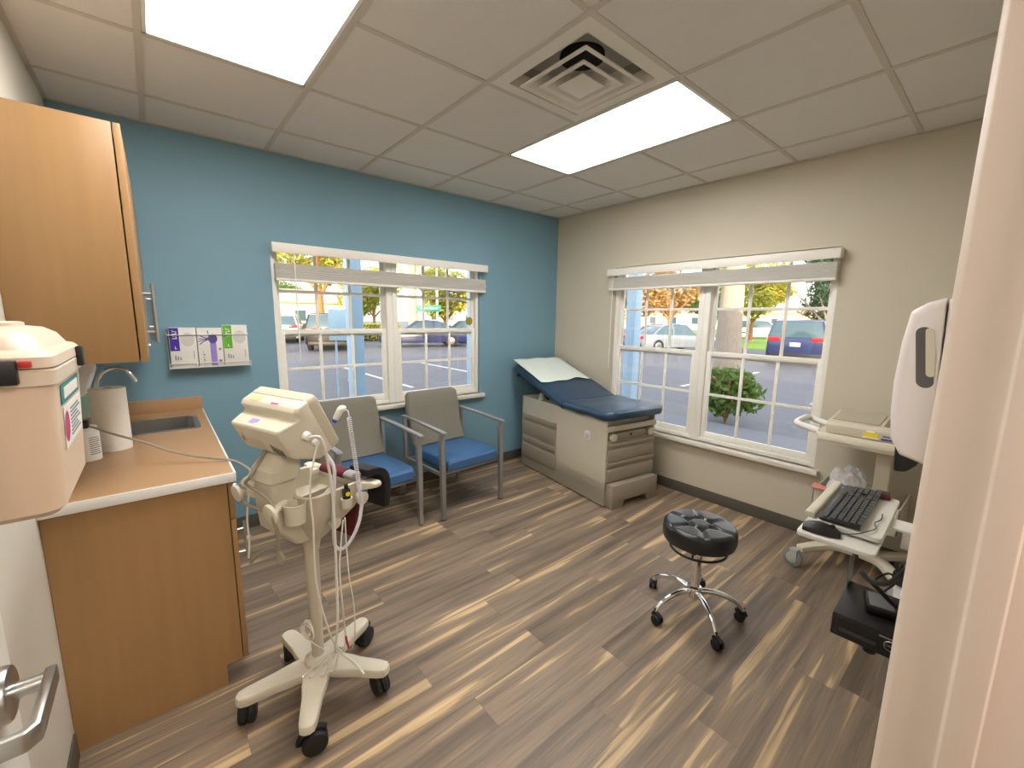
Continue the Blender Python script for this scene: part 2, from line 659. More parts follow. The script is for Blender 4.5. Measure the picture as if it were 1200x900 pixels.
# ------------------------------------------------------------------ windows
def make_window(n, loc, rz, w, z0, z1, zm, side):
    root = struct_root('window_%d' % n, loc, rz)
    y0, y1 = .018, .10
    f = MB()
    f.bb(.001, w - .001, y0 + .001, y1 - .001, z0 + .0005, z0 + .035, .003)
    f.bb(.001, w - .001, y0 + .001, y1 - .001, z1 - .02, z1 - .0005, .003)
    f.bb(0, .03, y0, y1, z0, z1, .003)
    f.bb(w - .03, w, y0, y1, z0, z1, .003)
    c = w / 2
    f.bb(c - .047, c - .003, y0 - .004, y1, z0, z1, .003)
    f.bb(c + .003, c + .047, y0 - .004, y1, z0, z1, .003)
    f.bb(c - .004, c + .004, y0, y1, z0, z1)
    for (a, e) in ((.03, c - .047), (c + .047, w - .03)):
        f.bb(a - .002, a + .014, .0615, .0665, z0, z1)
        f.bb(e - .014, e + .002, .0615, .0665, z0, z1)
    f.build('window_frame', m_winw, root, kind='structure')
    for (a, e) in ((.03, c - .047), (c + .047, w - .03)):
        for (q0, q1, yy) in ((zm - .028, z1 - .02, .066), (z0 + .035, zm + .028, .034)):
            up = yy > .05
            s = MB()
            sw = .026 if up else .036
            rb = .05 if up else .05
            s.bb(a, a + sw, yy, yy + .028, q0, q1, .003)
            s.bb(e - sw, e, yy, yy + .028, q0, q1, .003)
            s.bb(a + sw - .004, e - sw + .004, yy + .0006, yy + .0274, q0 + .0004, q0 + rb, .003)
            tr = .026 if up else rb - .012
            s.bb(a + sw - .004, e - sw + .004, yy + .0006, yy + .0274, q1 - tr, q1 - .0004, .003)
            gx0, gx1, gz0, gz1 = a + sw, e - sw, q0 + rb, q1 - tr
            for k in (1, 2):
                x = gx0 + (gx1 - gx0) * k / 3
                s.bb(x - .0115, x + .0115, yy + .008, yy + .018, gz0, gz1, .002)
            zc = (gz0 + gz1) / 2
            s.bb(gx0 - .002, gx1 + .002, yy + .0088, yy + .0172, zc - .0115, zc + .0115, .002)
            if not up:
                s.bb((a + e) / 2 - .02, (a + e) / 2 + .02, yy - .006, yy + .004, q1 - .02, q1 - .008, .002)
            so = s.build('sash', m_winw, root, kind='structure')
            p = MB()
            p.bb(gx0 - .004, gx1 + .004, yy + .0115, yy + .0145, gz0 - .004, gz1 + .004)
            p.build('glass_pane', m_glass, so, kind='structure')
    s = MB()
    s.bb(-.035, w + .035, -.055, 0, z0 - .035, z0, .006, 3)
    s.bb(0, w, 0, .12, z0 - .012, z0, .002)
    s.build('window_sill', m_marble, root, kind='structure')
    return root


make_window(1, (W1[0], 0, 0), 0, W1[1] - W1[0], W1[2], W1[3], 1.368, 0)
make_window(2, (0, W2[1], 0), -pi / 2, W2[1] - W2[0], W2[2], W2[3], 1.222, 1)


def make_blind(label, loc, rz, x0, x1, zt, zs0, zs1, wx, wz):
    t = thing('window_blind', label, 'blind', loc, rz, 'raised window blinds')
    b = MB()
    b.bb(x0, x1, -.078, -.068, zt - .064, zt, .003)
    b.bb(x0, x0 + .008, -.07, -.002, zt - .064, zt)
    b.bb(x1 - .008, x1, -.07, -.002, zt - .064, zt)
    b.build('valance', m_blind, t)
    b = MB()
    b.bb(x0 + .012, x1 - .012, -.062, -.02, zt - .034, zt - .004)
    b.build('head_rail', m_blind, t)
    b = MB()
    n = int((zs1 - zs0 - .018) / .0068)
    for k in range(n):
        z = zs0 + .02 + k * .0068
        jy = random.uniform(-.003, .003)
        b.box(((x0 + x1) / 2, -.036 + jy, z), (x1 - x0 - .03, .05, .0032), rot=(random.uniform(-.05, .05), 0, 0))
    b.build('slat_stack', m_blind, t)
    b = MB()
    b.bb(x0 + .013, x1 - .013, -.063, -.009, zs0, zs0 + .018, .004)
    b.build('bottom_rail', m_blind, t)
    for fx in (.06, .36, .64, .94):
        b = MB()
        x = x0 + (x1 - x0) * fx
        b.cyl((x, -.036, zs1), (x, -.036, zt - .03), .0014, n=6)
        b.build('lift_cord', m_cable, t)
    b = MB()
    b.cyl((wx, -.066, zt - .05), (wx, -.066, wz), .0042, n=8)
    b.build('tilt_wand', m_white, t)
    return t


make_blind('white raised slat blind with valance over the window in the blue wall', (0, 0, 0), 0, -2.79, -1.0, 1.977, 1.728, 1.852, -2.655, 1.18)
make_blind('white raised slat blind with valance over the window in the beige wall', (0, 0, 0), -pi / 2, .737, 2.552, 1.967, 1.768, 1.892, .80, 1.02)

b = MB()
b.cyl((-1.125, .0525, 1.462), (-1.125, .0545, 1.462), .038, n=28)
tag(b.build('round_sticker', mat('olive_sticker', (150, 136, 40), .6, var=.3, vs=60)), 'small round olive sticker on a pane of the blue wall window', 'sticker')

# ------------------------------------------------------------------ ceiling fixtures
def troffer(label, i, j):
    x0, x1 = GX + G * i + .013, GX + G * (i + 1) - .013
    y1, y0 = GY - G * j - .013, GY - G * (j + 2) + .013
    cx, cy = (x0 + x1) / 2, (y0 + y1) / 2
    t = thing('ceiling_light', label, 'ceiling light', (cx, cy, CZ), 0, 'ceiling light panels')
    w, h = (x1 - x0) / 2, (y1 - y0) / 2
    b = MB()
    for (a, c_, e, g_) in ((-w, w, -h, -h + .014), (-w, w, h - .014, h), (-w, -w + .014, -h, h), (w - .014, w, -h, h)):
        b.bb(a, c_, e, g_, .000, .014)
    b.bb(-w, w, -h, h, .10, .11)
    for (a, c_, e, g_) in ((-w, w, -h, -h + .004), (-w, w, h - .004, h), (-w, -w + .004, -h, h), (w - .004, w, -h, h)):
        b.bb(a, c_, e, g_, .01, .10)
    b.build('light_frame', m_white, t)
    b = MB()
    b.bb(-w + .014, w - .014, -h + .014, h - .014, .004, .008)
    b.build('diffuser_lens', m_lens, t)
    return t


troffer('bright ceiling light panel nearest the wood wall cabinet', 0, 1)
troffer('bright ceiling light panel beside the square air vent', 3, 1)

vx, vy = GX + G * 2.5, GY - G * 2.5
t = thing('air_vent', 'square white ceiling air vent with nested louvre rings', 'air vent', (vx, vy, CZ))


def frust(b, s0, z0, s1, z1, th=.002):
    P = lambda s, z: [(-s, -s, z), (s, -s, z), (s, s, z), (-s, s, z)]
    b.loft([P(s0, z0), P(s1, z1), P(s1 - th, z1 + th * 0), P(s0 - th * 1.5, z0 + th)], closed=True)


H = .292
b = MB()
frust(b, H, .000, H - .05, .0005, .0)
b = MB()
P4 = lambda s, z: [(-s, -s, z), (s, -s, z), (s, s, z), (-s, s, z)]
b.loft([P4(H, .0), P4(.232, -.003), P4(.215, .05), P4(.213, .05), P4(.23, .003), P4(H, .004)], closed=True)
b.build('vent_frame', m_vent, t)
for s, zz in ((.196, -.020), (.134, -.024), (.074, -.027)):
    b = MB()
    if s > .1:
        b.loft([P4(s, zz), P4(s - .022, zz + .004), P4(s - .072, zz + .062), P4(s - .074, zz + .062), P4(s - .026, zz + .008), P4(s, zz + .005)], closed=True)
    else:
        b.loft([P4(s - .05, zz + .05), P4(s - .012, zz + .006), P4(s, zz + .003), P4(s, zz - .001), P4(s - .014, zz - .006)])
    b.build('louvre_ring', m_vent, t)
b = MB()
b.loft([P4(.216, .05), P4(.216, .10)], cap=False)
b.bb(-.216, .216, -.216, .216, .10, .105)
b.build('duct_box', mat('duct_shell', (205, 202, 194), .7), t)
b = MB()
b.cyl((0, 0, .090), (0, 0, .0995), .10, n=32)
b.build('duct_collar', m_dark, t)

# ------------------------------------------------------------------ cabinets
# wall cabinet
t = thing('wall_cabinet', 'maple wall cabinet with bar pulls above the sink counter', 'cabinet', (-3.7485, -1.42, 1.333))
b = MB()
b.bb(-.0155, .268, 0, .018, 0, .757, .001)
b.bb(0, .268, .018, 1.418, 0, .018)
b.bb(0, .268, .018, 1.418, .739, .757)
b.bb(0, .268, 1.40, 1.418, 0, .757)
b.bb(0, .012, .018, 1.4, .018, .739)
b.build('carcass', m_wood, t)
DW = 1.418 / 3
for k in range(3):
    b = MB()
    b.bb(.272, .290, DW * k + (.0 if k == 0 else .002), DW * (k + 1) - .002, -.001, .757, .001)
    do = b.build('cabinet_door', m_wood, t)
    hy_ = DW * (k + 1) - .05 if k % 2 == 0 else DW * k + .05
    b = MB()
    zc = .045
    b.cyl((.322, hy_, zc), (.322, hy_, zc + .24), .006, n=12)
    for zz in (zc + .04, zc + .2):
        b.cyl((.288, hy_, zz), (.322, hy_, zz), .004, n=10)
    b.build('bar_pull', m_steel, do)
b = MB()
b.cyl((.289, .40, .03), (.297, .40, .03), .009, n=16, bev=.001)
b.build('lock_cylinder', m_steel, t)

# base cabinet
t = thing('base_cabinet', 'maple base cabinet with drawers under the white edged counter', 'cabinet', (-3.7485, -1.44, 0))
b = MB()
b.prism([(-.0155, 0), (.42, 0), (.42, .087), (.476, .087), (.476, .858), (-.0155, .858)], 0, .018, 'y', .0006, 1)
b.build('end_panel', m_wood, t)
b = MB()
b.bb(.0, .474, .018, 1.438, .087, .105)
b.bb(.40, .418, .018, 1.438, 0, .087)
b.bb(.0, .474, 1.42, 1.438, .087, .64)
b.bb(.458, .474, .018, 1.438, .64, .70)
b.bb(.0, .012, .018, 1.42, .105, .64)
b.build('carcass', m_wood, t)
for k in range(3):
    y0, y1 = DW * k + (0 if k == 0 else .002), DW * (k + 1) - .002
    b = MB()
    b.bb(.479, .497, y0, y1, .703, .852, .001)
    do = b.build('drawer_front', m_wood, t)
    b = MB()
    yc = (y0 + y1) / 2
    b.cyl((.527, yc - .08, .775), (.527, yc + .08, .775), .005, n=12)
    for q in (-.05, .05):
        b.cyl((.496, yc + q, .775), (.527, yc + q, .775), .004, n=10)
    b.build('bar_pull', m_steel, do)
    b = MB()
    b.bb(.479, .497, y0, y1, .09, .699, .001)
    do = b.build('cabinet_door', m_wood, t)
    yh = y0 + .05 if k % 2 == 0 else y1 - .05
    b = MB()
    b.cyl((.527, yh, .50), (.527, yh, .66), .005, n=12)
    for q in (.53, .63):
        b.cyl((.496, yh, q), (.527, yh, q), .004, n=10)
    b.build('bar_pull', m_steel, do)

# countertop with sink cut-out
t = thing('countertop', 'brown laminate countertop with white edge and low backsplash', 'countertop', (-3.75, -1.455, .86))
SX0, SX1, SY0, SY1 = .13, .45, .88, 1.235
CW, CD = .502, 1.453
b = MB()
b.bb(-.014, SX0, 0, CD, 0, .035)
b.bb(SX1, CW, 0, CD, 0, .035)
b.bb(SX0, SX1, 0, SY0, 0, .035)
b.bb(SX0, SX1, SY1, CD, 0, .035)
b.build('laminate_top', m_counter, t)
b = MB()
b.bb(CW, CW + .007, -.006, CD, -.001, .0355, .001)
b.bb(-.014, CW, -.006, 0, -.001, .0355, .001)
b.build('edge_band', m_edge, t)
b = MB()
b.bb(.0, CW + .005, CD - .02, CD, .0352, .115, .001)
b.bb(-.014, .012, .0, CD - .02, .0352, .115, .001)
b.build('backsplash', m_counter, t)

t = thing('sink', 'stainless steel drop in sink in the countertop', 'sink', (-3.75 + (SX0 + SX1) / 2, -1.455 + (SY0 + SY1) / 2, .895))
w, d_ = (SX1 - SX0) / 2, (SY1 - SY0) / 2
b = MB()
R = lambda a, c_, z, r: [(x, y, z) for x, y in rrect(a, c_, r)]
b.loft([R(w + .012, d_ + .012, .0006, .03), R(w + .012, d_ + .012, .003, .03), R(w - .012, d_ - .012, .003, .03), R(w - .018, d_ - .018, -.15, .05),
        R(.02, .02, -.158, .02), R(.02, .02, -.16, .02), R(w - .015, d_ - .015, -.155, .05), R(w - .008, d_ - .008, .0006, .03)], closed=True)
b.build('sink_bowl', m_steel, t)
b = MB()
b.cyl((0, 0, -.159), (0, 0, -.154), .022, n=20)
b.build('sink_drain', m_chrome, t)

t = thing('faucet', 'chrome gooseneck faucet behind the paper towel roll', 'faucet', (-3.685, -.395, .8958))
b = MB()
b.lathe([(.026, 0), (.026, .008), (.017, .014), (.015, .05), (.012, .055)], n=24)
b.build('faucet_base', m_chrome, t)
b = MB()
b.tube([(0, 0, .05), (0, 0, .2), (.004, 0, .25), (.03, 0, .302), (.075, 0, .322), (.118, 0, .305), (.143, 0, .268), (.15, 0, .245)], .0095, 14, 8)
b.build('spout', m_chrome, t)
for s in (-1, 1):
    b = MB()
    b.lathe([(.02, 0), (.018, .02), (.01, .03)], (0, s * .085, 0), 20)
    b.tube([(0, s * .085, .03), (.01, s * .11, .04), (.015, s * .15, .045)], .006, 10, 4)
    b.build('tap_handle', m_chrome, t)

# counter items
t = thing('paper_towel_roll', 'white paper towel roll standing on the counter', 'paper towel roll', (-3.617, -.800, .895))
b = MB()
R_, r_ = .0615, .021
b.loft([[(r * cos(2 * pi * k / 40), r * sin(2 * pi * k / 40), z) for k in range(40)] for r, z in ((R_, .001), (R_, .276), (r_, .277), (r_, .0015))], closed=True)
b.build('paper_sheet', m_towel, t)
b = MB()
b.loft([[(r * cos(2 * pi * k / 24), r * sin(2 * pi * k / 24), z) for k in range(24)] for r, z in ((r_, .0005), (r_, .274), (r_ - .002, .274), (r_ - .002, .0005))], closed=True)
b.build('cardboard_core', m_card, t)

t = thing('wipes_canister', 'white wipes canister with printed label beside the paper towel roll', 'canister', (-3.686, -.945, .8958))
b = MB()
b.lathe([(.036, 0), (.04, .004), (.04, .118), (.037, .124), (.034, .126)], n=32)
b.build('canister_body', m_white, t)
b = MB()
b.lathe([(.0365, .1262), (.0365, .14), (.030, .144)], n=32)
b.build('canister_lid', m_white, t)
b = MB()
for k in range(9):
    z = .03 + k * .0085
    a0, a1 = RD(-75), RD(-18 - (k % 3) * 6)
    pts = [(.0404 * cos(a0 + (a1 - a0) * q / 8), .0404 * sin(a0 + (a1 - a0) * q / 8)) for q in range(9)]
    v = [(x, y, z) for x, y in pts] + [(x, y, z + .0035) for x, y in pts]
    b.raw(v, [(q, q + 1, q + 10, q + 9) for q in range(8)])
b.build('label_print', m_ink, t)

t = thing('soap_dispenser', 'small white soap dispenser on the wall under the wall cabinet', 'soap dispenser', (XL, -.60, 1.07))
b = MB()
b.prism([(0, .02), (.07, .06), (.105, .17), (.10, .235), (0, .235)], -.055, .055, 'y', .012, 3)
b.build('dispenser_cover', m_white, t)
b = MB()
b.prism([(.004, -.06), (.07, -.06), (.08, .05), (.05, .06), (.004, .018)], -.04, .04, 'y', .01, 3)
b.build('soap_refill', m_soap, t)

# outlet, plug and grey cord that runs from the counter to the monitor stand
t = thing('wall_outlet', 'white wall outlet above the counter behind the beige bin', 'outlet', (XL, -1.06, 1.055))
b = MB()
b.bb(0, .006, -.035, .035, -.057, .057, .002)
b.build('outlet_plate', m_white, t)
b = MB()
for z in (-.02, .02):
    b.bb(.006, .008, -.015, .015, z - .014, z + .014, .001)
b.build('outlet_socket', m_cream, t)

# ------------------------------------------------------------------ beige wall bin (sharps container)
t = thing('sharps_container', 'large beige lidded sharps container with black latch mounted on the left wall', 'sharps container', (-3.757, -2.11, 1.138))
bx = .096
def ringB(w, d, z, r=.03, x=bx):
    return [(x + p[0], p[1], z) for p in rrect(w, d, r, 5)]
b = MB()
b.loft([ringB(.068, .150, .0, .02), ringB(.079, .166, .012, .03), ringB(.089, .174, .23, .03), ringB(.090, .175, .262, .03)])
b.build('bin_body', m_pink, t)
b = MB()
b.loft([ringB(.0905, .176, .236, .03), ringB(.094, .181, .238, .03), ringB(.095, .182, .262, .03), ringB(.093, .180, .264, .03), ringB(.093, .180, .2655, .03)])
b.build('bin_rim', m_pinklid, t)
b = MB()
b.loft([ringB(.092, .179, .2665, .03), ringB(.095, .183, .268, .03), ringB(.094, .182, .286, .03), ringB(.088, .172, .294, .035), ringB(.080, .158, .297, .04), ringB(.070, .146, .318, .05), ringB(.054, .125, .330, .05), ringB(.03, .08, .334, .03)])
b.loft([ringB(.035, .06, .330, .02), ringB(.035, .06, .340, .02), ringB(.03, .055, .342, .02)])
b.build('bin_lid', m_pinklid, t)
b = MB()
b.bb(.082, .151, -.199, -.182, .243, .283, .003)
b.build('front_latch', m_black, t)
b = MB()
b.bb(.152, .167, -.191, -.182, .270, .281, .002)
b.build('latch_tab', m_red, t)
b = MB()
b.bb(.1905, .201, .085, .115, .245, .288, .003)
b.build('side_clip', m_black, t)
bl = MB()
zr = lambda z: bx + .0895 + (z - .23) / .218 * .010
M_ = Matrix.Identity(4)
lab = MB()
def patch(b, y0, y1, z0, z1, off):
    b.raw([(zr(z0) + off, y0, z0), (zr(z0) + off, y1, z0), (zr(z1) + off, y1, z1), (zr(z1) + off, y0, z1), (zr(z0) + off + .001, y0, z0), (zr(z0) + off + .001, y1, z0), (zr(z1) + off + .001, y1, z1), (zr(z1) + off + .001, y0, z1)],
          [(0, 1, 2, 3), (4, 5, 6, 7), (0, 1, 5, 4), (1, 2, 6, 5), (2, 3, 7, 6), (3, 0, 4, 7)])
patch(lab, -.10, .115, .105, .185, .0003)
lo = lab.build('warning_label', m_label, t)
b = MB()
b.raw([(zr(.145 + .03 * sin(a)) + .0016, -.075 + .028 * cos(a), .145 + .03 * sin(a)) for a in [2 * pi * k / 24 for k in range(24)]], [tuple(range(24))])
b.build('label_emblem', m_magenta, lo, smooth=0)
b = MB()
for k in range(8):
    patch(b, -.03, .09 - (k % 3) * .02, .118 + k * .0075, .121 + k * .0075, .0014)
b.build('label_print', m_ink, lo)
b = MB()
patch(b, -.115, .105, .192, .228, .0003)
lo = b.build('logo_panel', m_teal, t)
b = MB()
patch(b, -.09, .08, .200, .221, .0014)
b.build('logo_print', m_label, lo)
b = MB()
b.bb(-.007, .003, -.12, .19, -.01, .26, .002)
b.bb(.0, .165, .178, .184, -.005, .13, .002)
b.build('wall_bracket', m_teal, t)

# ------------------------------------------------------------------ glove boxes in wire rack
t = thing('glove_rack', 'white wire rack on the blue wall holding glove boxes', 'wire rack', (-3.172, 0, 1.163))
b = MB()
for z in (.03, .205):
    b.tube([(-.212, -.004, z), (-.212, -.084, z), (.207, -.084, z), (.207, -.004, z)], .0028, 8, straight=True)
for y in (-.012, -.045, -.078):
    b.cyl((-.212, y, .003), (.207, y, .003), .0025, n=8)
for x in (-.212, -.08, .06, .207):
    b.tube([(x, -.003, .225), (x, -.003, .0), (x, -.084, .0), (x, -.084, .03)], .0025, 8, straight=True)
b.build('wire_frame', m_wire, t)


def glove_box(x0, x1, z1, label, kind):
    w, h = x1 - x0, z1 - 1.170
    t = thing('glove_box', label, 'glove box', ((x0 + x1) / 2, -.041, 1.170), 0, 'glove boxes in the wire rack')
    b = MB()
    b.bb(-w / 2, w / 2, -.036, .034, 0, h, .0015)
    b.build('carton', m_boxw, t)
    yf = -.0362
    def pan(b, a, c_, z0, z1_, e=0):
        b.bb(a, c_, yf - .0006 - e, yf + .0005, z0, z1_)
    if kind in (0, 2):
        b = MB()
        pan(b, -w / 2 + .002, -w / 2 + w * .36, h * .42, h - .002)
        p = b.build('colour_panel', m_purple if kind == 0 else m_green, t)
        b = MB()
        x = -w / 2 + w * .12
        for k in range(4):
            z = h * .72 + k * .014
            pan(b, x, x + .022, z, z + .004, .0004)
            pan(b, x + (.0 if k % 2 else .016), x + (.006 if k % 2 else .022), z, z + .011, .0004)
        b.build('panel_lettering', m_label, p)
        b = MB()
        b.prism([(x + .008, h * .47), (x + .018, h * .47), (x + .018, h * .47 + .003), (x + .011, h * .47 + .003), (x + .011, h * .47 + .016), (x + .008, h * .47 + .016)], yf - .001, yf - .0002, 'y')
        b.build('size_letter', m_label, p)
        b = MB()
        v = [(.022 + .035 * cos(2 * pi * k / 24), yf - .0008, h * .7 + .042 * sin(2 * pi * k / 24)) for k in range(24)]
        b.raw(v, [tuple(range(24))])
        b.build('tear_opening', mat('carton_perforation', (206, 204, 198), .6), t, smooth=0)
        b = MB()
        for k in range(3):
            pan(b, -w / 2 + .02 + k * .012, -w / 2 + .026 + k * .012, .045, .075 - k * .006, 0)
        b.build('carton_print', m_ink, t)
        b = MB()
        pan(b, w / 2 - .02, w / 2 - .017, .05, .1)
        b.build('carton_side_print', m_ink, t)
    else:
        b = MB()
        pan(b, -.002, .030, .004, h * .62)
        b.build('colour_panel', m_lilac, t)
        b = MB()
        v = [(.014 + .024 * cos(2 * pi * k / 20), yf - .0008, h * .72 + .03 * sin(2 * pi * k / 20)) for k in range(20)]
        b.raw(v, [tuple(range(20))])
        for k, (dx, dz) in enumerate(((-.055, -.035), (-.062, -.018), (-.058, .0), (-.05, .018), (-.01, .052))):
            b.tube([(.0, yf + .0018, h * .72), (dx * .6, yf + .0018, h * .72 + dz * .5), (dx, yf + .0018, h * .72 + dz)], .0032, 8)
        b.build('hand_print', mat('dark_violet_print', (82, 72, 140), .6), t)
        b = MB()
        for k in range(5):
            pan(b, -.04, -.037 + (k % 2) * .004, .02 + k * .016, .03 + k * .016)
        b.build('carton_print', m_ink, t)
        b = MB()
        pan(b, .042, .054, h * .42, h * .47)
        b.build('carton_seal', m_ink, t)
        b = MB()
        pan(b, .038, .055, .02, .04)
        b.build('carton_code', m_ink, t)


glove_box(-3.375, -3.243, 1.412, 'white glove box with a dark purple corner panel', 0)
glove_box(-3.239, -3.110, 1.410, 'white glove box printed with a lilac gloved hand', 1)
glove_box(-3.106, -2.972, 1.428, 'white glove box with a bright green corner panel', 2)

# ------------------------------------------------------------------ guest chairs
def make_chair(label, loc, rz):
    t = thing('guest_chair', label, 'chair', loc, rz, 'guest chairs by the blue wall')
    # local: front edge toward -y, width .58, front legs at y=0
    hw = .285
    b = MB()
    rg = lambda y, z0, z1, w, r: [(p[0], y, (z0 + z1) / 2 + p[1]) for p in rrect(w, (z1 - z0) / 2, r, 4)]
    b.loft([rg(-.012, .375, .428, .225, .02), rg(.0, .362, .445, .24, .03), rg(.03, .358, .457, .245, .03), rg(.25, .352, .462, .245, .03), rg(.45, .352, .452, .245, .03), rg(.49, .36, .445, .24, .03)])
    b.build('seat', m_vinylblue, t)
    b = MB()
    st = [(.45, .445, .235), (.462, .438, .25), (.60, .505, .255), (.75, .535, .258), (.85, .556, .25), (.872, .565, .238), (.878, .575, .215)]
    rings = []
    for k, (z, y, w) in enumerate(st):
        th = .03 if 0 < k < 5 else (.02 if k in (0, 5) else .012)
        rings.append([(p[0], y + p[1] + .02, z) for p in rrect(w, th, .022, 4)])
    b.loft(rings)
    b.build('backrest', m_fabric, t)
    for s in (-1, 1):
        b = MB()
        x = s * hw
        q = lambda yc, z, w, d: [(x + a, yc + c_, z) for a, c_ in ((-w, -d), (w, -d), (w, d), (-w, d))]
        b.loft([q(.0, .006, .016, .015), q(.005, .35, .018, .018), (q(.012, .60, .017, .017)), q(.004, .664, .017, .017)], bev=.003)
        b.build('front_leg', m_chairm, t)
        b = MB()
        b.bb(x - .012, x + .012, -.012, .012, 0, .006)
        b.build('foot_glide', m_rubber, t)
        b = MB()
        b.loft([q(.60, .006, .013, .016), q(.53, .40, .013, .018), q(.542, .64, .013, .016), q(.546, .70, .012, .012)], bev=.003)
        b.build('rear_leg', m_chairm, t)
        b = MB()
        p = [(-.035, .660), (-.035, .676), (.0, .682), (.3, .70), (.56, .708), (.56, .692), (.3, .685), (.0, .664)]
        b.prism(p, x - .019, x + .019, 'x', .004, 2)
        b.build('armrest', m_chairm, t)
    b = MB()
    for s in (-1, 1):
        b.bb(s * hw - .01, s * hw + .01, .01, .54, .335, .362, .002)
    b.bb(-hw, hw, .03, .055, .33, .355, .002)
    b.bb(-hw, hw, .50, .525, .33, .355, .002)
    b.build('seat_frame', m_chairm, t)
    return t


ch = make_chair('grey backed chair with blue vinyl seat nearest the exam table', (-1.627, -.742, 0), RD(3.8))
copy_thing(ch, (-2.362, -.745, 0), RD(4.5), 'grey backed chair with blue vinyl seat behind the monitor stand')

# ------------------------------------------------------------------ exam table
t = thing('exam_table', 'cream exam table with navy padded top and taupe drawers in the corner', 'exam table', (-.633, -.181, 0), RD(-8.1))
# local x across, y = -u (u from head to foot)
BW, BL = .56, 1.2
b = MB()
b.bb(0, BW, -BL, 0, .012, .15)
b.bb(0, BW, -BL, 0, .15, .20)
b.bb(0, .018, -BL, 0, .012, .722, .002)
b.bb(BW - .018, BW, -BL, 0, .012, .722, .002)
b.bb(0, BW, -.018, 0, .012, .722, .002)
b.bb(.018, BW - .018, -BL + .05, -.018, .15, .715)
b.bb(.02, BW - .02, -BL + .02, -.02, 0, .012)
b.build('table_body', m_tblwhite, t)


def drawer(b, T, w, h):
    """panel in local (a along, n outward, z): ridged pull lip along the upper third"""
    pr = [(.0, 0), (.014, .0), (.016, .006), (.016, h * .58), (.006, h * .66), (.006, h * .74), (.018, h * .80), (.018, h - .004), (.014, h), (0, h)]
    b.prism(pr, 0, w, 'x', .001, 1, M=T)


for (u0, u1, z0, z1) in ((.035, .575, .345, .556), (.035, .575, .115, .325)):
    b = MB()
    # outward is -x; 'along' is -y
    T = Matrix(((0, -1, 0, .0005), (-1, 0, 0, -u0), (0, 0, 1, z0), (0, 0, 0, 1)))
    drawer(b, T, u1 - u0, z1 - z0)
    b.build('side_drawer', m_tbltaupe, t)
b = MB()
b.bb(-.002, BW + .002, -BL - .014, -BL + .03, .622, .668, .006, 3)
b.build('front_rail', m_tblwhite, t)
b = MB()
b.bb(.03, BW - .03, -BL + .012, -BL + .02, .535, .622)
b.build('stirrup_bay', mat('stirrup_bay_shell', (120, 112, 98), .5), t)
b = MB()
b.bb(.11, BW - .11, -BL - .004, -BL + .012, .548, .602, .004)
b.bb(.02, BW - .02, -BL - .008, -BL + .02, .528, .546, .003)
lo = b.build('stirrup_panel', m_tbltaupe, t)
b = MB()
b.bb(BW / 2 - .02, BW / 2 + .0, -BL - .007, -BL - .003, .568, .588, .002)
b.build('panel_latch', m_black, lo)
for x in (.07, BW - .07):
    b = MB()
    b.loft([[(x + p[0], -BL + yy, .575 + p[1]) for p in rrect(.03, .03, .022, 4)] for yy in (.012, -.012, -.022)], bev=.004)
    b.build('stirrup_knob', m_cream, t)
for (z0, z1) in ((.375, .525), (.21, .37)):
    b = MB()
    T = Matrix(((1, 0, 0, .012), (0, -1, 0, -BL), (0, 0, 1, z0), (0, 0, 0, 1)))
    drawer(b, T, BW - .024, z1 - z0)
    b.build('front_drawer', m_tbltaupe, t)
b = MB()
prof = [(.02, .0), (.15, 0), (.165, .06), (.415, .06), (.43, 0), (.545, 0), (.545, .2), (.02, .2)]
b.prism(prof, -1.275, -BL - .004, 'y', .006, 2)
b.build('pull_out_step', m_tbltaupe, t)
b = MB()
b.cyl((-.0005, -.985, .552), (-.004, -.985, .552), .04, n=32, bev=.001)
eo = b.build('emblem', m_white, t)
b = MB()
for k in range(3):
    b.bb(-.0048, -.004, -1.012 + k * .004, -.958 - k * .004, .553 - k * .012, .558 - k * .012)
b.build('emblem_print', m_ink, eo)


def pad(stations, name, mtl, n=6):
    b = MB()
    rings = []
    for (u, zc, th, x0, x1) in stations:
        cx, w = (x0 + x1) / 2, (x1 - x0) / 2
        rings.append([(cx + p[0], -u, zc + p[1] + .006 * (1 - (p[0] / w) ** 2) * (1 if p[1] > 0 else 0)) for p in rrect(w, th, min(th * .9, .034), n)])
    b.loft(rings)
    return b.build(name, mtl, t, smooth=50)


# seat pad
st = []
for k in range(15):
    u = .70 + (1.285 - .70) * k / 14
    e = max(0, (u - 1.17) / .115)
    sh = .09 * (1 - math.sqrt(max(0, 1 - e * e)))
    e0 = max(0, (.72 - u) / .02)
    th = .038 if e < .98 else .024
    st.append((u, .757 + .004 * math.sin(k), th - .006 * e0, -.052 + sh, BW + .05 - sh))
pad(st, 'seat_pad', m_navy)
st = []
for k in range(16):
    f = k / 15
    u = -.10 + .79 * f
    z = 1.018 - .263 * f ** .92
    e = max(0, (.10 - f) / .10)
    sh = .05 * (1 - math.sqrt(max(0, 1 - e * e)))
    st.append((u, z, .046 - .012 * e - .010 * max(0, (f - .7) / .3), -.052 + sh, BW + .05 - sh))
pad(st, 'back_pad', m_navy)
b = MB()
b.cyl((.02, .04, .925), (.02 - .06, .04, .925), .016, n=16, bev=.003)
b.build('back_release_knob', m_black, t)
b = MB()
b.prism([(-.30, .722), (-.25, .722), (-.262, .735), (-.275, .79), (-.285, .79)], .015, .045, 'x', .003)
b.build('release_lever', mat('pale_lever', (226, 226, 190), .5), t)
b = MB()
for x in (.12, BW - .12):
    b.tube([(x, -.30, .70), (x, -.16, .80), (x, -.02, .92)], .012, 10)
b.build('back_support', m_black, t)

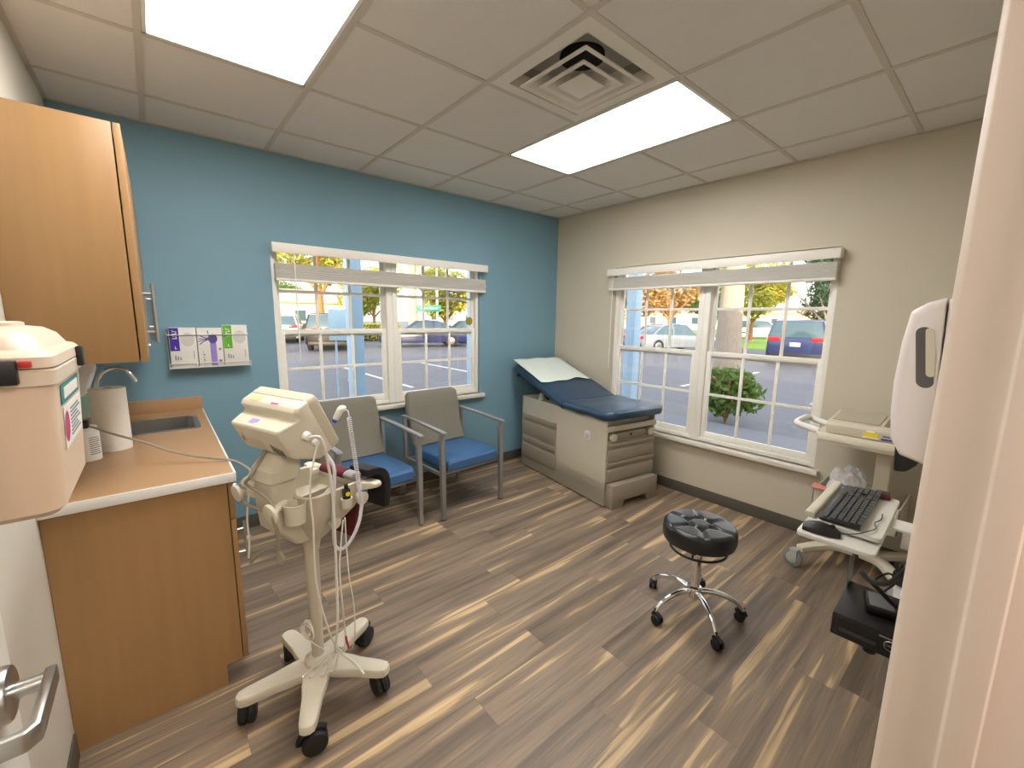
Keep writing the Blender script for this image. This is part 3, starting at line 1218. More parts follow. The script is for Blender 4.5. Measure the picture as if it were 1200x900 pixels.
# paper sheet over the head end
b = MB()
nu, nv = 22, 18
vv = []
for i in range(nu + 1):
    f = i / nu
    for j in range(nv + 1):
        g_ = j / nv
        u = -.108 + (.475 + .015 * sin(7 * g_) + .012 * sin(13 * g_ + 1)) * f
        ff = (u + .10) / .79
        z = 1.018 - .268 * max(0, ff) ** .92 + .0535
        x = -.048 + .60 * g_
        z += .003 * sin(9 * u + 5 * g_) + .003 * sin(17 * g_ + 3 * u)
        vv.append((x, -u, z + .010))
ff_ = [(i * (nv + 1) + j, i * (nv + 1) + j + 1, (i + 1) * (nv + 1) + j + 1, (i + 1) * (nv + 1) + j) for i in range(nu) for j in range(nv)]
Mt = ROOTM[t.name]
b.raw([Mt @ V(v) for v in vv], ff_)
paper = b.build('table_paper', m_paper, smooth=60)
sd = paper.modifiers.new('thick', 'SOLIDIFY')
sd.thickness = .0012
tag(paper, 'white paper sheet draped over the head end of the exam table', 'paper sheet')

# ------------------------------------------------------------------ stool
SC = V((-1.42, -2.43, 0))
t = thing('rolling_stool', 'round black tufted rolling stool with chrome base', 'stool', SC, RD(15.5))
b = MB()
nA, nR = 72, 16
SR, SZ0, SZ1 = .172, .40, .500
but = [(0.0, 0.0)] if False else []
import itertools
tuft = [(.062 * cos(2 * pi * k / 6 + .3), .062 * sin(2 * pi * k / 6 + .3)) for k in range(6)]
def seat_h(x, y):
    r = math.hypot(x, y)
    z = SZ1 - .004 * (r / SR) ** 2
    dmin = min(math.hypot(x - a, y - c_) for a, c_ in tuft)
    z -= .020 * math.exp(-(dmin / .016) ** 2)
    # seams: ring between tufts and radial lines outward
    a = math.atan2(y, x) - .3
    m6 = abs(((a / (2 * pi / 6)) + .5) % 1 - .5) * (2 * pi / 6) * max(r, .02)
    if r > .058:
        z -= .011 * math.exp(-(m6 / .008) ** 2)
    rr = .062 * cos(pi / 6) / max(.2, cos((((a / (pi / 3)) % 1) - .5) * pi / 3))
    z -= .009 * math.exp(-((r - rr) / .008) ** 2)
    return z
rings = []
for i in range(nR + 1):
    r = max(.002, (SR - .022) * i / nR)
    rings.append([(r * cos(2 * pi * k / nA), r * sin(2 * pi * k / nA), seat_h(r * cos(2 * pi * k / nA), r * sin(2 * pi * k / nA))) for k in range(nA)])
for q in range(1, 6):
    a = pi / 2 * q / 5
    rr = SR - .022 + .022 * sin(a)
    rings.append([(rr * cos(2 * pi * k / nA), rr * sin(2 * pi * k / nA), seat_h((SR - .022) * cos(2 * pi * k / nA), (SR - .022) * sin(2 * pi * k / nA)) * (1 - (1 - cos(a)) * .0) - .022 * (1 - cos(a))) for k in range(nA)])
for rr, z in ((SR + .002, .46), (SR + .002, .43), (SR - .004, .41), (SR - .025, .402), (.05, .402)):
    rings.append([(rr * cos(2 * pi * k / nA), rr * sin(2 * pi * k / nA), z) for k in range(nA)])
b.loft(rings)
b.build('seat_cushion', m_leather, t, smooth=50)
b = MB()
for (a, c_) in tuft:
    b.ball((a, c_, seat_h(a, c_) + .002), (.008, .008, .004), 10)
b.build('tuft_button', m_leather, t)
b = MB()
b.tube([(0.132 * cos(2 * pi * k / 40), 0.132 * sin(2 * pi * k / 40), .362) for k in range(40)], .006, 10, 1, closed=True)
b.bb(-.12, .12, -.012, .012, .380, .402)
b.bb(-.012, .012, -.12, .12, .380, .402)
for q_ in range(4):
    ca_, sa_ = cos(q_ * pi / 2), sin(q_ * pi / 2)
    b.cyl((.118 * ca_, .118 * sa_, .385), (.130 * ca_, .130 * sa_, .362), .005, n=8)
b.build('lift_ring', m_black, t)
b = MB()
b.cyl((0, 0, .20), (0, 0, .402), .018, n=24)
b.build('gas_lift', m_chrome, t)
b = MB()
b.lathe([(.024, .085), (.025, .33), (.023, .336), (.018, .337)], n=32)
b.lathe([(.024, .10), (.036, .108), (.038, .14), (.034, .15), (.024, .155)], n=32)
b.build('hub_column', m_chrome, t)
for k in range(5):
    a = 2 * pi * k / 5
    Rm = Matrix.Rotation(a, 4, 'Z')
    b = MB()
    b.tube([Rm @ V(p) for p in ((.025, 0, .125), (.07, 0, .132), (.13, 0, .128), (.19, 0, .105), (.222, 0, .078), (.232, 0, .062))], lambda q: .0150 - .003 * q, 12, 5)
    lg = b.build('leg', m_chrome, t)
    b = MB()
    cx = .236
    sw = RD((40, -60, 100, 10, 150)[k])
    cc = Rm @ V((cx, 0, 0))
    Tm = Matrix.Translation((cc.x, cc.y, 0)) @ Matrix.Rotation(sw + a, 4, 'Z')
    b.cyl((0, 0, .05), (0, 0, .078), .007, n=12, M=Tm)
    for s in (-1, 1):
        b.cyl((.014, s * .004, .026), (.014, s * .020, .026), .026, .024, 24, .003, M=Tm)
    b.tube([Tm @ V(p) for p in ((-.012, 0, .038), (-.002, 0, .055), (.016, 0, .058), (.036, 0, .046))], .010, 8, 4)
    b.build('caster', m_rubber, lg)

# ------------------------------------------------------------------ vital signs monitor on rolling stand
HX, HY = -3.05, -1.715
t = thing('monitor_stand', 'cream vital signs monitor on a five wheeled rolling stand', 'monitor stand', (HX, HY, 0))
YAW, TILT = .357, .446
NV = V((cos(YAW), sin(YAW), 0))
RV = V((sin(YAW), -cos(YAW), 0))


def L(r, n, z):
    return V((0, 0, z)) + RV * r + NV * n


FR = Matrix((( RV.x, NV.x, 0, 0), (RV.y, NV.y, 0, 0), (0, 0, 1, 0), (0, 0, 0, 1)))
# star base
b = MB()
pts = []
for k in range(5):
    a = RD(174.3 + 72 * k)
    ca, sa = cos(a), sin(a)
    def pl(r, s):
        return (r * ca - s * sa, r * sa + s * ca)
    am = a - RD(36)
    pts.append((.082 * cos(am), .082 * sin(am)))
    pts += [pl(.115, -.043), pl(.16, -.035), pl(.25, -.029), pl(.272, -.023), pl(.281, -.008), pl(.281, .008), pl(.272, .023), pl(.25, .029), pl(.16, .035), pl(.115, .043)]
n = len(pts)
def starring(sc, z, off=0):
    out = []
    for (x, y) in pts:
        r = math.hypot(x, y)
        k = sc * max(0, (r - off)) / r
        out.append((x * k, y * k, z + .022 * max(0, 1 - r / .26)))
    return out
b.loft([starring(1, .098, .006), starring(1, .104), starring(1, .122), starring(1, .130, .004), starring(1, .133, .012)])
b.lathe([(.05, .12), (.05, .162), (.04, .172), (.03, .178)], n=28)
b.build('star_base', m_cream, t)
for k in range(5):
    a = RD(174.3 + 72 * k)
    Tm = Matrix.Translation((.25 * cos(a), .25 * sin(a), 0)) @ Matrix.Rotation(RD((70, -10, 95, 35, 80)[k]) + 0, 4, 'Z')
    b = MB()
    b.cyl((0, 0, .085), (0, 0, .101), .012, n=12, M=Tm)
    for s in (-1, 1):
        b.cyl((.018, s * .005, .044), (.018, s * .026, .044), .044, .041, 28, .004, M=Tm)
    c = b.build('caster', m_rubber, t)
    b = MB()
    b.tube([Tm @ V(p) for p in ((-.032, 0, .05), (-.025, 0, .075), (.0, 0, .09), (.03, 0, .092), (.055, 0, .08))], .011, 8, 4)
    b.build('brake_hood', m_black, c)
b = MB()
b.cyl((0, 0, .165), (0, 0, .66), .0215, .026, 28)
b.build('pole', m_cream2, t)
# basket: tapered funnel and open tray
b = MB()
def rr_(hr, hn, z, r, cn=.02, cr=.0):
    return [L(cr + p[0], cn + p[1], z) for p in rrect(hr, hn, r, 5)]
b.loft([rr_(.026, .026, .615, .025, 0), rr_(.034, .034, .66, .03, 0), rr_(.085, .07, .72, .04, .008), rr_(.135, .105, .785, .05, .02), rr_(.15, .118, .82, .05), rr_(.155, .122, .888, .05),
        rr_(.150, .117, .892, .05), rr_(.145, .112, .886, .05), rr_(.140, .108, .815, .05), rr_(.120, .09, .79, .05)])
bk = b.build('basket', m_cream2, t)
# wings of the push handle
b = MB()
for s in (-1, 1):
    b.loft([[L(s * r, n_, z) for (n_, z) in ((nn - w, .847 + dz), (nn + w, .847 + dz), (nn + w, .882), (nn - w, .882))] for r, nn, w, dz in ((.11, .12, .03, -.01), (.15, .14, .028, .0), (.195, .148, .022, .012), (.216, .145, .014, .02))], bev=.006)
b.loft([[L(r, .148 + q[0], .866 + q[1]) for q in ((-.02, -.018), (.02, -.018), (.02, .016), (-.02, .016))] for r in (-.12, 0, .12)], bev=.006)
b.build('push_handle', m_cream, t)
# neck
b = MB()
def nk(hr, hn, z, r, cn, cr):
    return [L(cr + p[0], cn + p[1], z) for p in rrect(hr, hn, r, 5)]
b.loft([nk(.05, .03, .70, .02, -.06, .01), nk(.064, .045, .78, .022, -.115, .012), nk(.062, .045, .90, .022, -.128, .012), nk(.060, .044, .945, .022, -.125, .012), nk(.070, .055, .955, .025, -.125, .012), nk(.070, .055, .990, .025, -.118, .012), nk(.055, .04, 1.035, .03, -.09, .0)])
b.build('neck', m_cream2, t)
# hooks
for (r, n_, z, rad) in ((-.134, -.17, .881, .032), (.105, -.195, .872, .036)):
    b = MB()
    b.cyl(L(r, n_, z), L(r, n_ - .012, z - .002), rad, rad * .96, 28, .003)
    b.cyl(L(r * .5, -.11, z + .004), L(r, n_, z), .016, .012, 16)
    b.build('cable_hook', m_cream, t)
b = MB()
b.loft([nk(.028, .026, z, .015, -.14, -.075) for z in (.875, .88, .915, .922)], bev=.004)
b.cyl(L(-.12, -.15, .915), L(-.03, -.14, .915), .02, n=20)
b.build('side_bracket', m_cream, t)
# cup holders
b = MB()
def cup(b, c, R, h, n=24):
    b.loft([[c + V((r * cos(2 * pi * k / n), r * sin(2 * pi * k / n), z)) for k in range(n)] for r, z in ((R * .9, 0), (R, h), (R - .004, h), (R * .9 - .004, .005))], closed=True)
cup(b, L(.112, -.125, .815), .036, .068)
b.build('cup_holder', m_cream, t)
b = MB()
cup(b, L(.176, .03, .822), .02, .035)
b.bb(-.012, .012, -.012, .012, .826, .842, M=Matrix.Translation(L(.160, .03, 0)))
b.build('probe_cup', m_cream, t)
b = MB()
b.cyl(L(.14, .10, .83), L(.180, .10, .828), .014, .026, 20, .003)
b.build('side_knob', m_cream, t)
b = MB()
b.cyl(L(.12, -.0, .77), L(.155, -.0, .765), .012, .022, 20, .003)
b.build('side_knob', m_cream, t)

# monitor head (tilted)
n3 = NV * cos(TILT) + V((0, 0, sin(TILT)))
u3 = V((0, 0, cos(TILT))) - NV * sin(TILT)
MC = V((-3.107, -1.735, 1.243)) - V((HX, HY, 0))
MM = Matrix(((RV.x, -n3.x, u3.x, MC.x), (RV.y, -n3.y, u3.y, MC.y), (RV.z, -n3.z, u3.z, MC.z), (0, 0, 0, 1)))
Wm, Hm = .319 / 2, .211
b = MB()
fr_ = [(p[0], p[1]) for p in rrect(Wm, Hm / 2, .022, 5)]
b.loft([[(x * s, y, -Hm / 2 + z * s2) for x, z in fr_] for y, s, s2 in ((-.004, .98, .97), (.0, 1, 1), (.028, 1, 1), (.034, .985, .98))], M=MM)
mo = b.build('monitor_bezel', m_cream2, t)
# rear housing: profile (back, up) with stepped top and bulging battery bay, lofted across the width
prof = [(.03, -.004), (.072, -.006), (.086, -.016), (.082, -.038), (.092, -.045), (.148, -.044), (.154, -.052), (.150, -.150), (.140, -.165), (.088, -.207), (.03, -.208)]
b = MB()
rings = []
for x, ins in ((-1, .014), (-.985, .006), (-.94, 0), (.94, 0), (.985, .006), (1, .014)):
    ring = []
    cyb = .09
    for (yy, zz) in prof:
        wloc = Wm - .002
        if yy > .1:
            wloc = .137
        ring.append((x * wloc, yy - (ins if yy > .06 else 0), zz + (-ins if zz > -.1 else ins) * .6))
    rings.append(ring)
b.loft(rings, M=MM, bev=.003)
b.build('monitor_housing', m_cream, t)
b = MB()
b.prism(rrect(Wm - .022, Hm / 2 - .02, .006), -.0055, -.003, 'y', M=MM @ Matrix.Translation((0, 0, -Hm / 2)))
b.build('screen', mat('dark_screen', (14, 16, 20), .15), mo)
b = MB()
b.box((-.085, .058, -.0045), (.05, .022, .001), M=MM)
b.build('tan_sticker', m_tan, mo, label='tan paper sticker')
b = MB()
b.box((.035, .064, -.0048), (.036, .018, .001), M=MM)
st_ = b.build('white_sticker', m_label, mo)
b = MB()
b.box((.035, .068, -.0040), (.036, .008, .001), M=MM)
b.build('magenta_strip', m_magenta, mo)
b = MB()
b.box((-.03, .122, -.0437), (.042, .014, .0014), M=MM)
b.box((-.035, .132, -.0437), (.03, .008, .0014), M=MM)
b.build('violet_sticker', m_violet, mo, label='small violet sticker')
b = MB()
b.box((-.06, .1505, -.11), (.12, .003, .07), bev=.001, M=MM)
b.box((-.10, .152, -.10), (.012, .003, .03), M=MM)
b.build('battery_cover', m_cream2, mo)
b = MB()
b.box((-.104, .1537, -.108), (.008, .002, .02), M=MM)
b.build('battery_mark', m_magenta, mo)
b = MB()
for k in range(5):
    b.box((.045 + .012 * k, .1515, -.125 - .004 * k), (.006, .003, .03), M=MM)
b.build('vent_slot', mat('shadow_grey', (120, 112, 98), .6), mo)
b = MB()
b.cyl((.155, .09, -.10), (.172, .09, -.105), .016, .013, 18, M=MM)
b.cyl((.155, .075, -.14), (.170, .075, -.142), .012, .01, 16, M=MM)
b.build('side_connector', m_white, mo)
# hand-held probe and coiled lead
MML = lambda x, y, z: MM @ V((x, y, z))
b = MB()
p0 = L(.172, .004, 1.150)
p1 = L(.190, .016, 1.186)
b.tube([p0, p0.lerp(p1, .6), p1, p1 + V((.012, -.003, -.002)) ], lambda q: .009 + .003 * q * (1 - q) * 4, 12, 4)
pr_ = b.build('probe_handset', m_white, t)
b = MB()
b.cyl(p0, p0 - (p1 - p0) * .28, .0095, .0075, 16)
b.build('probe_tip', m_navyplug, pr_, label='blue probe tip')
b = MB()
pts_ = []
c0, c1 = L(.206, .032, 1.155), L(.200, .075, .82)
b.tube([p1 + V((.010, -.003, -.001)), L(.206, .03, 1.175), c0], .0022, 8, 4)
turns, NN = 46, 46 * 10
for k in range(NN + 1):
    f = k / NN
    c = c0.lerp(c1, f) + V((0, 0, 0))
    a = 2 * pi * turns * f
    rr = .0062
    pts_.append(c + RV * (rr * cos(a)) + NV * (rr * sin(a)))
b.tube(pts_, .0022, 6, straight=True)
b.tube([c1, L(.20, .06, .76), L(.19, .03, .70), L(.175, .0, .675), L(.165, -.02, .70), L(.165, -.02, .80), L(.172, -.015, .92), L(.168, -.01, .985), MML(.140, .055, -.200)], .0062, 10)
b.build('coiled_probe_lead', mat('pale_lilac_cable', (222, 220, 228), .4), t)
# hose and cables from the right side of the monitor to the floor bundle
b = MB()
s0 = MML(.172, .09, -.105)
b.tube([s0, s0 + V((.03, -.03, -.005)), L(.185, -.04, .98), L(.19, -.035, .85), L(.185, -.035, .60), L(.185, -.04, .42), L(.15, -.03, .28), L(.10, .03, .20), L(.16, .05, .16), L(.20, .05, .136)], .0045, 10)
b.build('air_hose', m_cable, t)
b = MB()
b.tube([MML(.170, .075, -.142), L(.165, -.10, .95), L(.168, -.10, .80), L(.165, -.10, .60), L(.165, -.07, .42), L(.15, -.03, .30), L(.12, .02, .22)], .0032, 8)
b.tube([L(.19, -.0, .79), L(.185, -.02, .62), L(.165, .0, .42), L(.13, .03, .27), L(.09, .04, .18)], .0028, 8)
b.tube([L(.20, .0, .80), L(.205, -.0, .60), L(.20, .02, .45), L(.185, .03, .32), L(.14, .05, .22)], .0022, 8)
b.build('sensor_cable', m_cable, t)
b = MB()
b.tube([L(.185, -.01, .335), L(.178, -.0, .30), L(.172, .01, .27)], .0042, 8)
b.build('red_tie', m_red, t)
b = MB()
hub = L(.10, .035, .225)
for (r, n_) in ((.03, -.07), (.055, -.055), (.085, -.03), (.10, .0)):
    b.tube([hub, (hub + L(r, n_, .15)) / 2 + V((0, 0, .02)), L(r, n_, .158), L(r * .9, n_ - .02, .152)], .0042, 8)
b.cyl(hub + V((0, 0, -.006)), hub + V((0, 0, .008)), .012, n=12)
b.build('cable_bundle', m_cable, t)
b = MB()
for q in range(3):
    b.tube([V((.0, 0, .305)) + RV * (.028 + .006 * q) * cos(2 * pi * k / 18) + NV * (-.034 - .003 * q) + V((0, 0, (.038 - .004 * q) * sin(2 * pi * k / 18) - .004 * q)) for k in range(18)], .0022, 6, 2, closed=True)
b.tube([L(.0, -.034, .268), L(.02, -.03, .25), L(.04, .0, .21), L(.06, .02, .18)], .0022, 6)
b.cyl(L(0, -.028, .335), L(0, -.044, .345), .006, n=10)
b.build('looped_cable', m_cable, t)
# grey cable down the neck and loop under it, short white cord
b = MB()
b.tube([MML(-.02, .15, -.15), L(-.01, -.19, .975), L(-.045, -.19, .94), L(.03, -.185, .92), L(.10, -.19, .90), L(.125, -.205, .86), L(.115, -.19, .81), L(.095, -.18, .73), L(.105, -.185, .695), L(.12, -.18, .715), L(.07, -.18, .735), L(.0, -.19, .70), L(-.04, -.20, .66)], .0055, 8)
b.build('grey_power_lead', m_gcable, t)
b = MB()
b.tube([L(-.08, -.165, .885), L(-.085, -.175, .80), L(-.085, -.175, .71), L(-.09, -.18, .65)], .0034, 8)
b.ball(L(-.085, -.175, .73), .008, 10)
b.build('short_white_cord', m_cable, t)
b = MB()
b.tube([L(-.134, -.16, .845), L(-.04, -.185, .86), L(.06, -.185, .865)], .0055, 8)
b.build('hook_wrap_cable', m_gcable, t)

# long grey cord from outlet over the counter edge to the stand
b = MB()
o0 = V((HX, HY, 0))
pts_ = [V((-3.735, -1.06, 1.075)), V((-3.66, -1.075, 1.062)), V((-3.60, -1.10, 1.03)), V((-3.50, -1.15, .985)), V((-3.42, -1.20, .945)), V((-3.33, -1.25, .918)), V((-3.25, -1.30, .904)), V((-3.215, -1.34, .893)), V((-3.185, -1.40, .866)), o0 + L(-.15, -.155, .905), o0 + L(-.12, -.15, .912)]
b.tube(pts_, .0045, 8)
cord = b.build('power_cord', m_gcable, t, world=True)
b = MB()
b.bb(-3.741, -3.66, -1.085, -1.045, 1.056, 1.084, .006, 3)
b.build('plug', m_black, cord, world=True)

# things in and on the basket
t = thing('oximeter_clip', 'small black sensor clip with a yellow dot in the stand basket', 'sensor clip', o0 + L(.176, .03, .829))
b = MB()
b.bb(-.012, .012, -.010, .010, 0, .062, .003)
b.bb(-.006, .006, -.006, .006, .06, .078, .002)
b.build('clip_body', m_black, t)
b = MB()
b.cyl((.002, -.0102, .045), (.002, -.0115, .045), .008, n=20)
b.build('yellow_dot', m_yellow, t)

b = MB()
c = o0 + L(.03, -.01, .80)
b.loft([[c + RV * (-.07 + .014 * k + w * .0) + NV * (-.05 + q * .1) + V((0, 0, .012 + .055 * (k / 8) + .008 * sin(k))) for q in (0, .33, .66, 1)] + [c + RV * (-.07 + .014 * k) + NV * (-.05 + q * .1) + V((0, 0, .009 + .055 * (k / 8) + .008 * sin(k))) for q in (1, .66, .33, 0)] for k in range(9)])
tag(b.build('folded_paper', m_label), 'white folded paper lying in the stand basket', 'paper')

t = thing('pressure_cuff', 'maroon and black pressure cuff draped over the stand basket', 'pressure cuff', o0 + L(.08, .12, .62))
b = MB()
Tn = Matrix.Translation(-(L(.08, .12, .62)))
def strip(path, hr, th, m, name, pp):
    b = MB()
    P = catmull(path, 6)
    rings = []
    for i, p in enumerate(P):
        tg = (P[min(i + 1, len(P) - 1)] - P[max(i - 1, 0)]).normalized()
        sd = RV if abs(tg.dot(RV)) < .9 else NV
        nn_ = tg.cross(sd).normalized()
        rings.append([Tn @ (p + sd * (a * hr) + nn_ * (c_ * th)) for a, c_ in ((-1, -1), (1, -1), (1, 1), (-1, 1))])
    b.loft(rings, bev=.002)
    return b.build(name, m, pp)
b.loft([[Tn @ (L(r, .098, .912 - .01 * (r + .03)) + NV * (.026 * cos(2 * pi * k / 14)) + V((0, 0, .018 * sin(2 * pi * k / 14)))) for k in range(14)] for r in (-.03, -.02, .09, .10)], bev=.003)
b.build('maroon_roll', m_maroon, t)
b = MB()
b.loft([[Tn @ (L(r, .098, .910) + NV * (.024 * cos(2 * pi * k / 14)) + V((0, 0, .015 * sin(2 * pi * k / 14)))) for k in range(14)] for r in (.101, .105, .145, .15)], bev=.003)
b.build('grey_label_wrap', mat('grey_printed_nylon', (150, 148, 150), .6, var=.3, vs=80), t)
strip([L(.13, .125, .915), L(.135, .175, .912), L(.14, .205, .89), L(.14, .215, .84), L(.138, .212, .79), L(.135, .21, .755)], .05, .014, m_nylon, 'black_cuff', t)
strip([L(.01, .165, .80), L(.01, .170, .75), L(.01, .160, .69), L(.01, .15, .62)], .055, .008, m_maroon, 'maroon_flap', t)

# ------------------------------------------------------------------ wall dispenser by the door
t = thing('hand_dispenser', 'white wall hand sanitiser dispenser beside the door frame', 'dispenser', (-2.30, YF, 1.224))
b = MB()
pf = [(.012, .006), (.012, .322), (.052, .324)]
b.prism([(.0, .0), (.046, .0), (.052, .165), (.057, .324), (.0, .324)], .0, .13, 'x', .006, 3)
b.build('back_plate', m_disp, t)
b = MB()
cov = [(.0475, .0), (.09, .012), (.108, .045), (.114, .10), (.116, .16), (.113, .24), (.106, .300), (.085, .316), (.0595, .325), (.0535, .165)]
rings = []
for x, ins in ((-.004, .018), (-.001, .006), (.008, .0), (.122, .0), (.131, .006), (.134, .018)):
    cy, cz = .075, .165
    rings.append([(x, cy + (y - cy) * (1 - ins / .06) if y > .06 else y, cz + (z - cz) * (1 - ins / .17)) for y, z in cov])
b.loft(rings, bev=.003)
b.build('front_cover', m_disp, t)
b = MB()
def caps(cy, cz, w, h, x, k=.0):
    return [(x, cy + p[0] + k * (p[1]), cz + p[1]) for p in rrect(w, h, w, 6)]
b.loft([caps(.076, .212, .0125, .058, -.0046, .12), caps(.076, .212, .0125, .058, .002, .12)])
so = b.build('sight_window', mat('dark_grey_plastic', (92, 90, 90), .3), t)
b = MB()
b.loft([caps(.0695, .222, .0062, .046, -.0062, .12), caps(.0695, .222, .0062, .046, -.003, .12)])
b.build('liquid_level', mat('pale_refill', (214, 208, 190), .35), so)
b = MB()
b.prism([(.080, -.030), (.100, -.034), (.104, .03), (.06, .03), (.064, -.01)], .04, .09, 'x', .006, 3)
b.build('nozzle', m_black, t)

# ------------------------------------------------------------------ wall workstation: trays, mount, keyboard, mouse
t = thing('keyboard_shelf', 'grey wall mounted keyboard shelf with sliding mouse tray', 'keyboard shelf', (-1.437, -3.020, .80), RD(2))
b = MB()
b.prism([p for p in rrect(.235, .105, .02)], -.018, -.002, 'z', .003)
b.build('keyboard_tray', m_tray, t)
b = MB()
b.prism([(p[0] - .19, p[1] + .005) for p in rrect(.13, .108, .02)], -.042, -.026, 'z', .003)
b.build('mouse_tray', m_tray, t)
b = MB()
b.loft([[(-.225 + .45 * k, .098 + p[0], .009 + p[1]) for p in rrect(.016, .011, .009, 4)] for k in (0, 1)], bev=.003)
b.build('palm_rest', m_palm, t)
b = MB()
b.bb(-.05, .05, -.26, -.02, -.026, -.019)
b.bb(-.04, .04, -.262, -.14, -.09, -.026, .004)
b.build('wall_bracket', m_tray, t)

t = thing('keyboard', 'black keyboard lying on the wall mounted keyboard shelf', 'keyboard', (-1.437, -3.008, .8005), RD(2))
b = MB()
KW, KD = .226, .058
b.loft([[(x, y, z) for x, y, z in ((-KW, -KD, z0), (KW, -KD, z0), (KW, KD, z1), (-KW, KD, z1))] for z0, z1 in ((.001, .001), (.016, .010))], bev=.003)
b.build('keyboard_case', m_kb, t)
rows = [(.0, 15), (1.15, 15), (2.15, 14), (3.15, 13), (4.15, 12), (5.15, 8)]
kb = []
for ri, (ry, cnt) in enumerate(rows):
    y = -KD + .011 + ry * .0185 + .006
    span = .29
    x0 = -KW + .008
    ws = span / cnt
    for c_ in range(cnt):
        wv = ws
        kb.append((x0 + ws * (c_ + .5), y, ws * .86, .0155 if ri else .011))
    for c_ in range(3):
        if ri in (3,):
            continue
        kb.append((x0 + span + .016 + .0185 * c_, y, .0158, .0155 if ri else .011))
    if ri:
        for c_ in range(4):
            kb.append((x0 + span + .078 + .0185 * c_, y, .0158, .0155))
kb = kb[:]
big, rest = kb[:0], kb
for i, (x, y, w_, d_) in enumerate(kb[:60]):
    pass
b = MB()
for (x, y, w_, d_) in kb:
    yy = -y
    zt = .0165 - (yy + KD) / (2 * KD) * .006
    b.loft([[(x + a * w_ / 2 * s, yy + c_ * d_ / 2 * s, zt + h) for a, c_ in ((-1, -1), (1, -1), (1, 1), (-1, 1))] for s, h in ((1, -.002), (1, .002), (.86, .0052))])
b.build('keycap_field', m_key, t)

t = thing('mouse', 'black computer mouse at the near end of the keyboard', 'mouse', (-1.710, -2.980, .7755), RD(-78))
b = MB()
rings = []
for k in range(9):
    f = k / 8
    x = -.054 + .108 * f
    w_ = .031 * math.sin(pi * (.12 + .76 * f)) ** .5
    h = .036 * math.sin(pi * (.10 + .72 * (1 - f) ** .9)) ** .8
    rings.append([(x, w_ * cos(pi * q / 10), h * sin(pi * q / 10) + .001) for q in range(11)])
b.loft(rings)
b.build('mouse_shell', m_black, t, smooth=60)
b = MB()
b.cyl((.03, -.004, .030), (.03, .004, .030), .008, n=16)
b.build('scroll_wheel', m_rubber, t)
b = MB()
b.tube([(.05, 0, .014), (.075, -.005, .02), (.10, .0, .029), (.122, .03, .031), (.146, .08, .030), (.146, .13, .030), (.165, .18, .030), (.172, .24, .030)], .002, 6)
b.build('mouse_cord', m_black, t)

# computer hung on the wall below the shelf
t = thing('computer_wall_mount', 'dark grey wall mount cradle holding the black desktop computer', 'wall mount', (-1.425, -3.15, .34))
b = MB()
b.bb(-.13, .13, -.15, .13, -.005, .0)
b.bb(.08, .16, .135, .139, -.005, .22, .0)
b.bb(.08, .16, .10, .139, -.005, 0)
b.bb(-.13, .13, -.15, -.146, -.005, .25)
b.build('cradle', mat('smoke_plastic', (100, 104, 100), .35), t)
b = MB()
b.lathe([(.012, -.04), (.02, -.036), (.02, -.022), (.008, -.018), (.008, -.005)], (-.09, .02, 0), 20)
b.build('clamp_knob', m_black, t)
t = thing('desktop_computer', 'flat black desktop computer hung under the keyboard shelf', 'computer', (-1.425, -3.145, .341), RD(2))
b = MB()
b.bb(-.145, .145, -.14, .13, 0, .088, .004)
b.build('computer_case', m_black, t)
b = MB()
b.bb(-.150, -.1455, -.125, .115, .006, .082, .002)
fo = b.build('front_panel', m_kb, t)
b = MB()
b.bb(-.153, -.150, .0, .105, .028, .042, .001)
b.build('disc_drive', mat('graphite', (58, 58, 60), .35), fo)
b = MB()
b.bb(-.152, -.150, -.085, -.005, .074, .079)
b.build('silver_strip', m_steel, fo)
b = MB()
b.tube([(-.1515, -.038 + .017 * cos(2 * pi * k / 28), .05 + .017 * sin(2 * pi * k / 28)) for k in range(28)], .0016, 6, 1, closed=True)
b.build('logo_ring', m_steel, fo)
b = MB()
for i, ch_ in enumerate('DELL'):
    cu = bpy.data.curves.new('glyph', 'FONT')
    cu.body, cu.size, cu.extrude, cu.align_x, cu.align_y = ch_, .011, .0004, 'CENTER', 'CENTER'
    o = bpy.data.objects.new('glyph', cu)
    COL.objects.link(o)
    bpy.context.view_layer.update()
    gm = o.evaluated_get(bpy.context.evaluated_depsgraph_get()).to_mesh()
    tmp = bmesh.new()
    tmp.from_mesh(gm)
    bpy.data.objects.remove(o)
    b.put(tmp, Matrix.Translation((-.1512, -.0285 - .0063 * i, .05)) @ Euler((pi / 2, 0, -pi / 2)).to_matrix().to_4x4())
b.build('logo_lettering', m_steel, fo)

t = thing('power_adapter', 'black power adapter lying on top of the desktop computer', 'adapter', (-1.42, -3.13, .432), RD(14))
b = MB()
b.bb(-.06, .06, -.045, .045, 0, .03, .005)
b.build('adapter_case', m_black, t)
b = MB()
b.bb(-.05, .05, -.035, .035, .0302, .031)
b.build('adapter_label', mat('grey_label', (120, 120, 122), .5), t)
b = MB()
b.tube([(.06, 0, .015), (.09, -.02, .03), (.10, -.05, .08), (.08, -.02, .11), (.10, .01, .06), (.13, -.02, .03), (.12, -.05, .09), (.1, -.06, .15)], .004, 7)
b.build('adapter_cord', m_black, t)

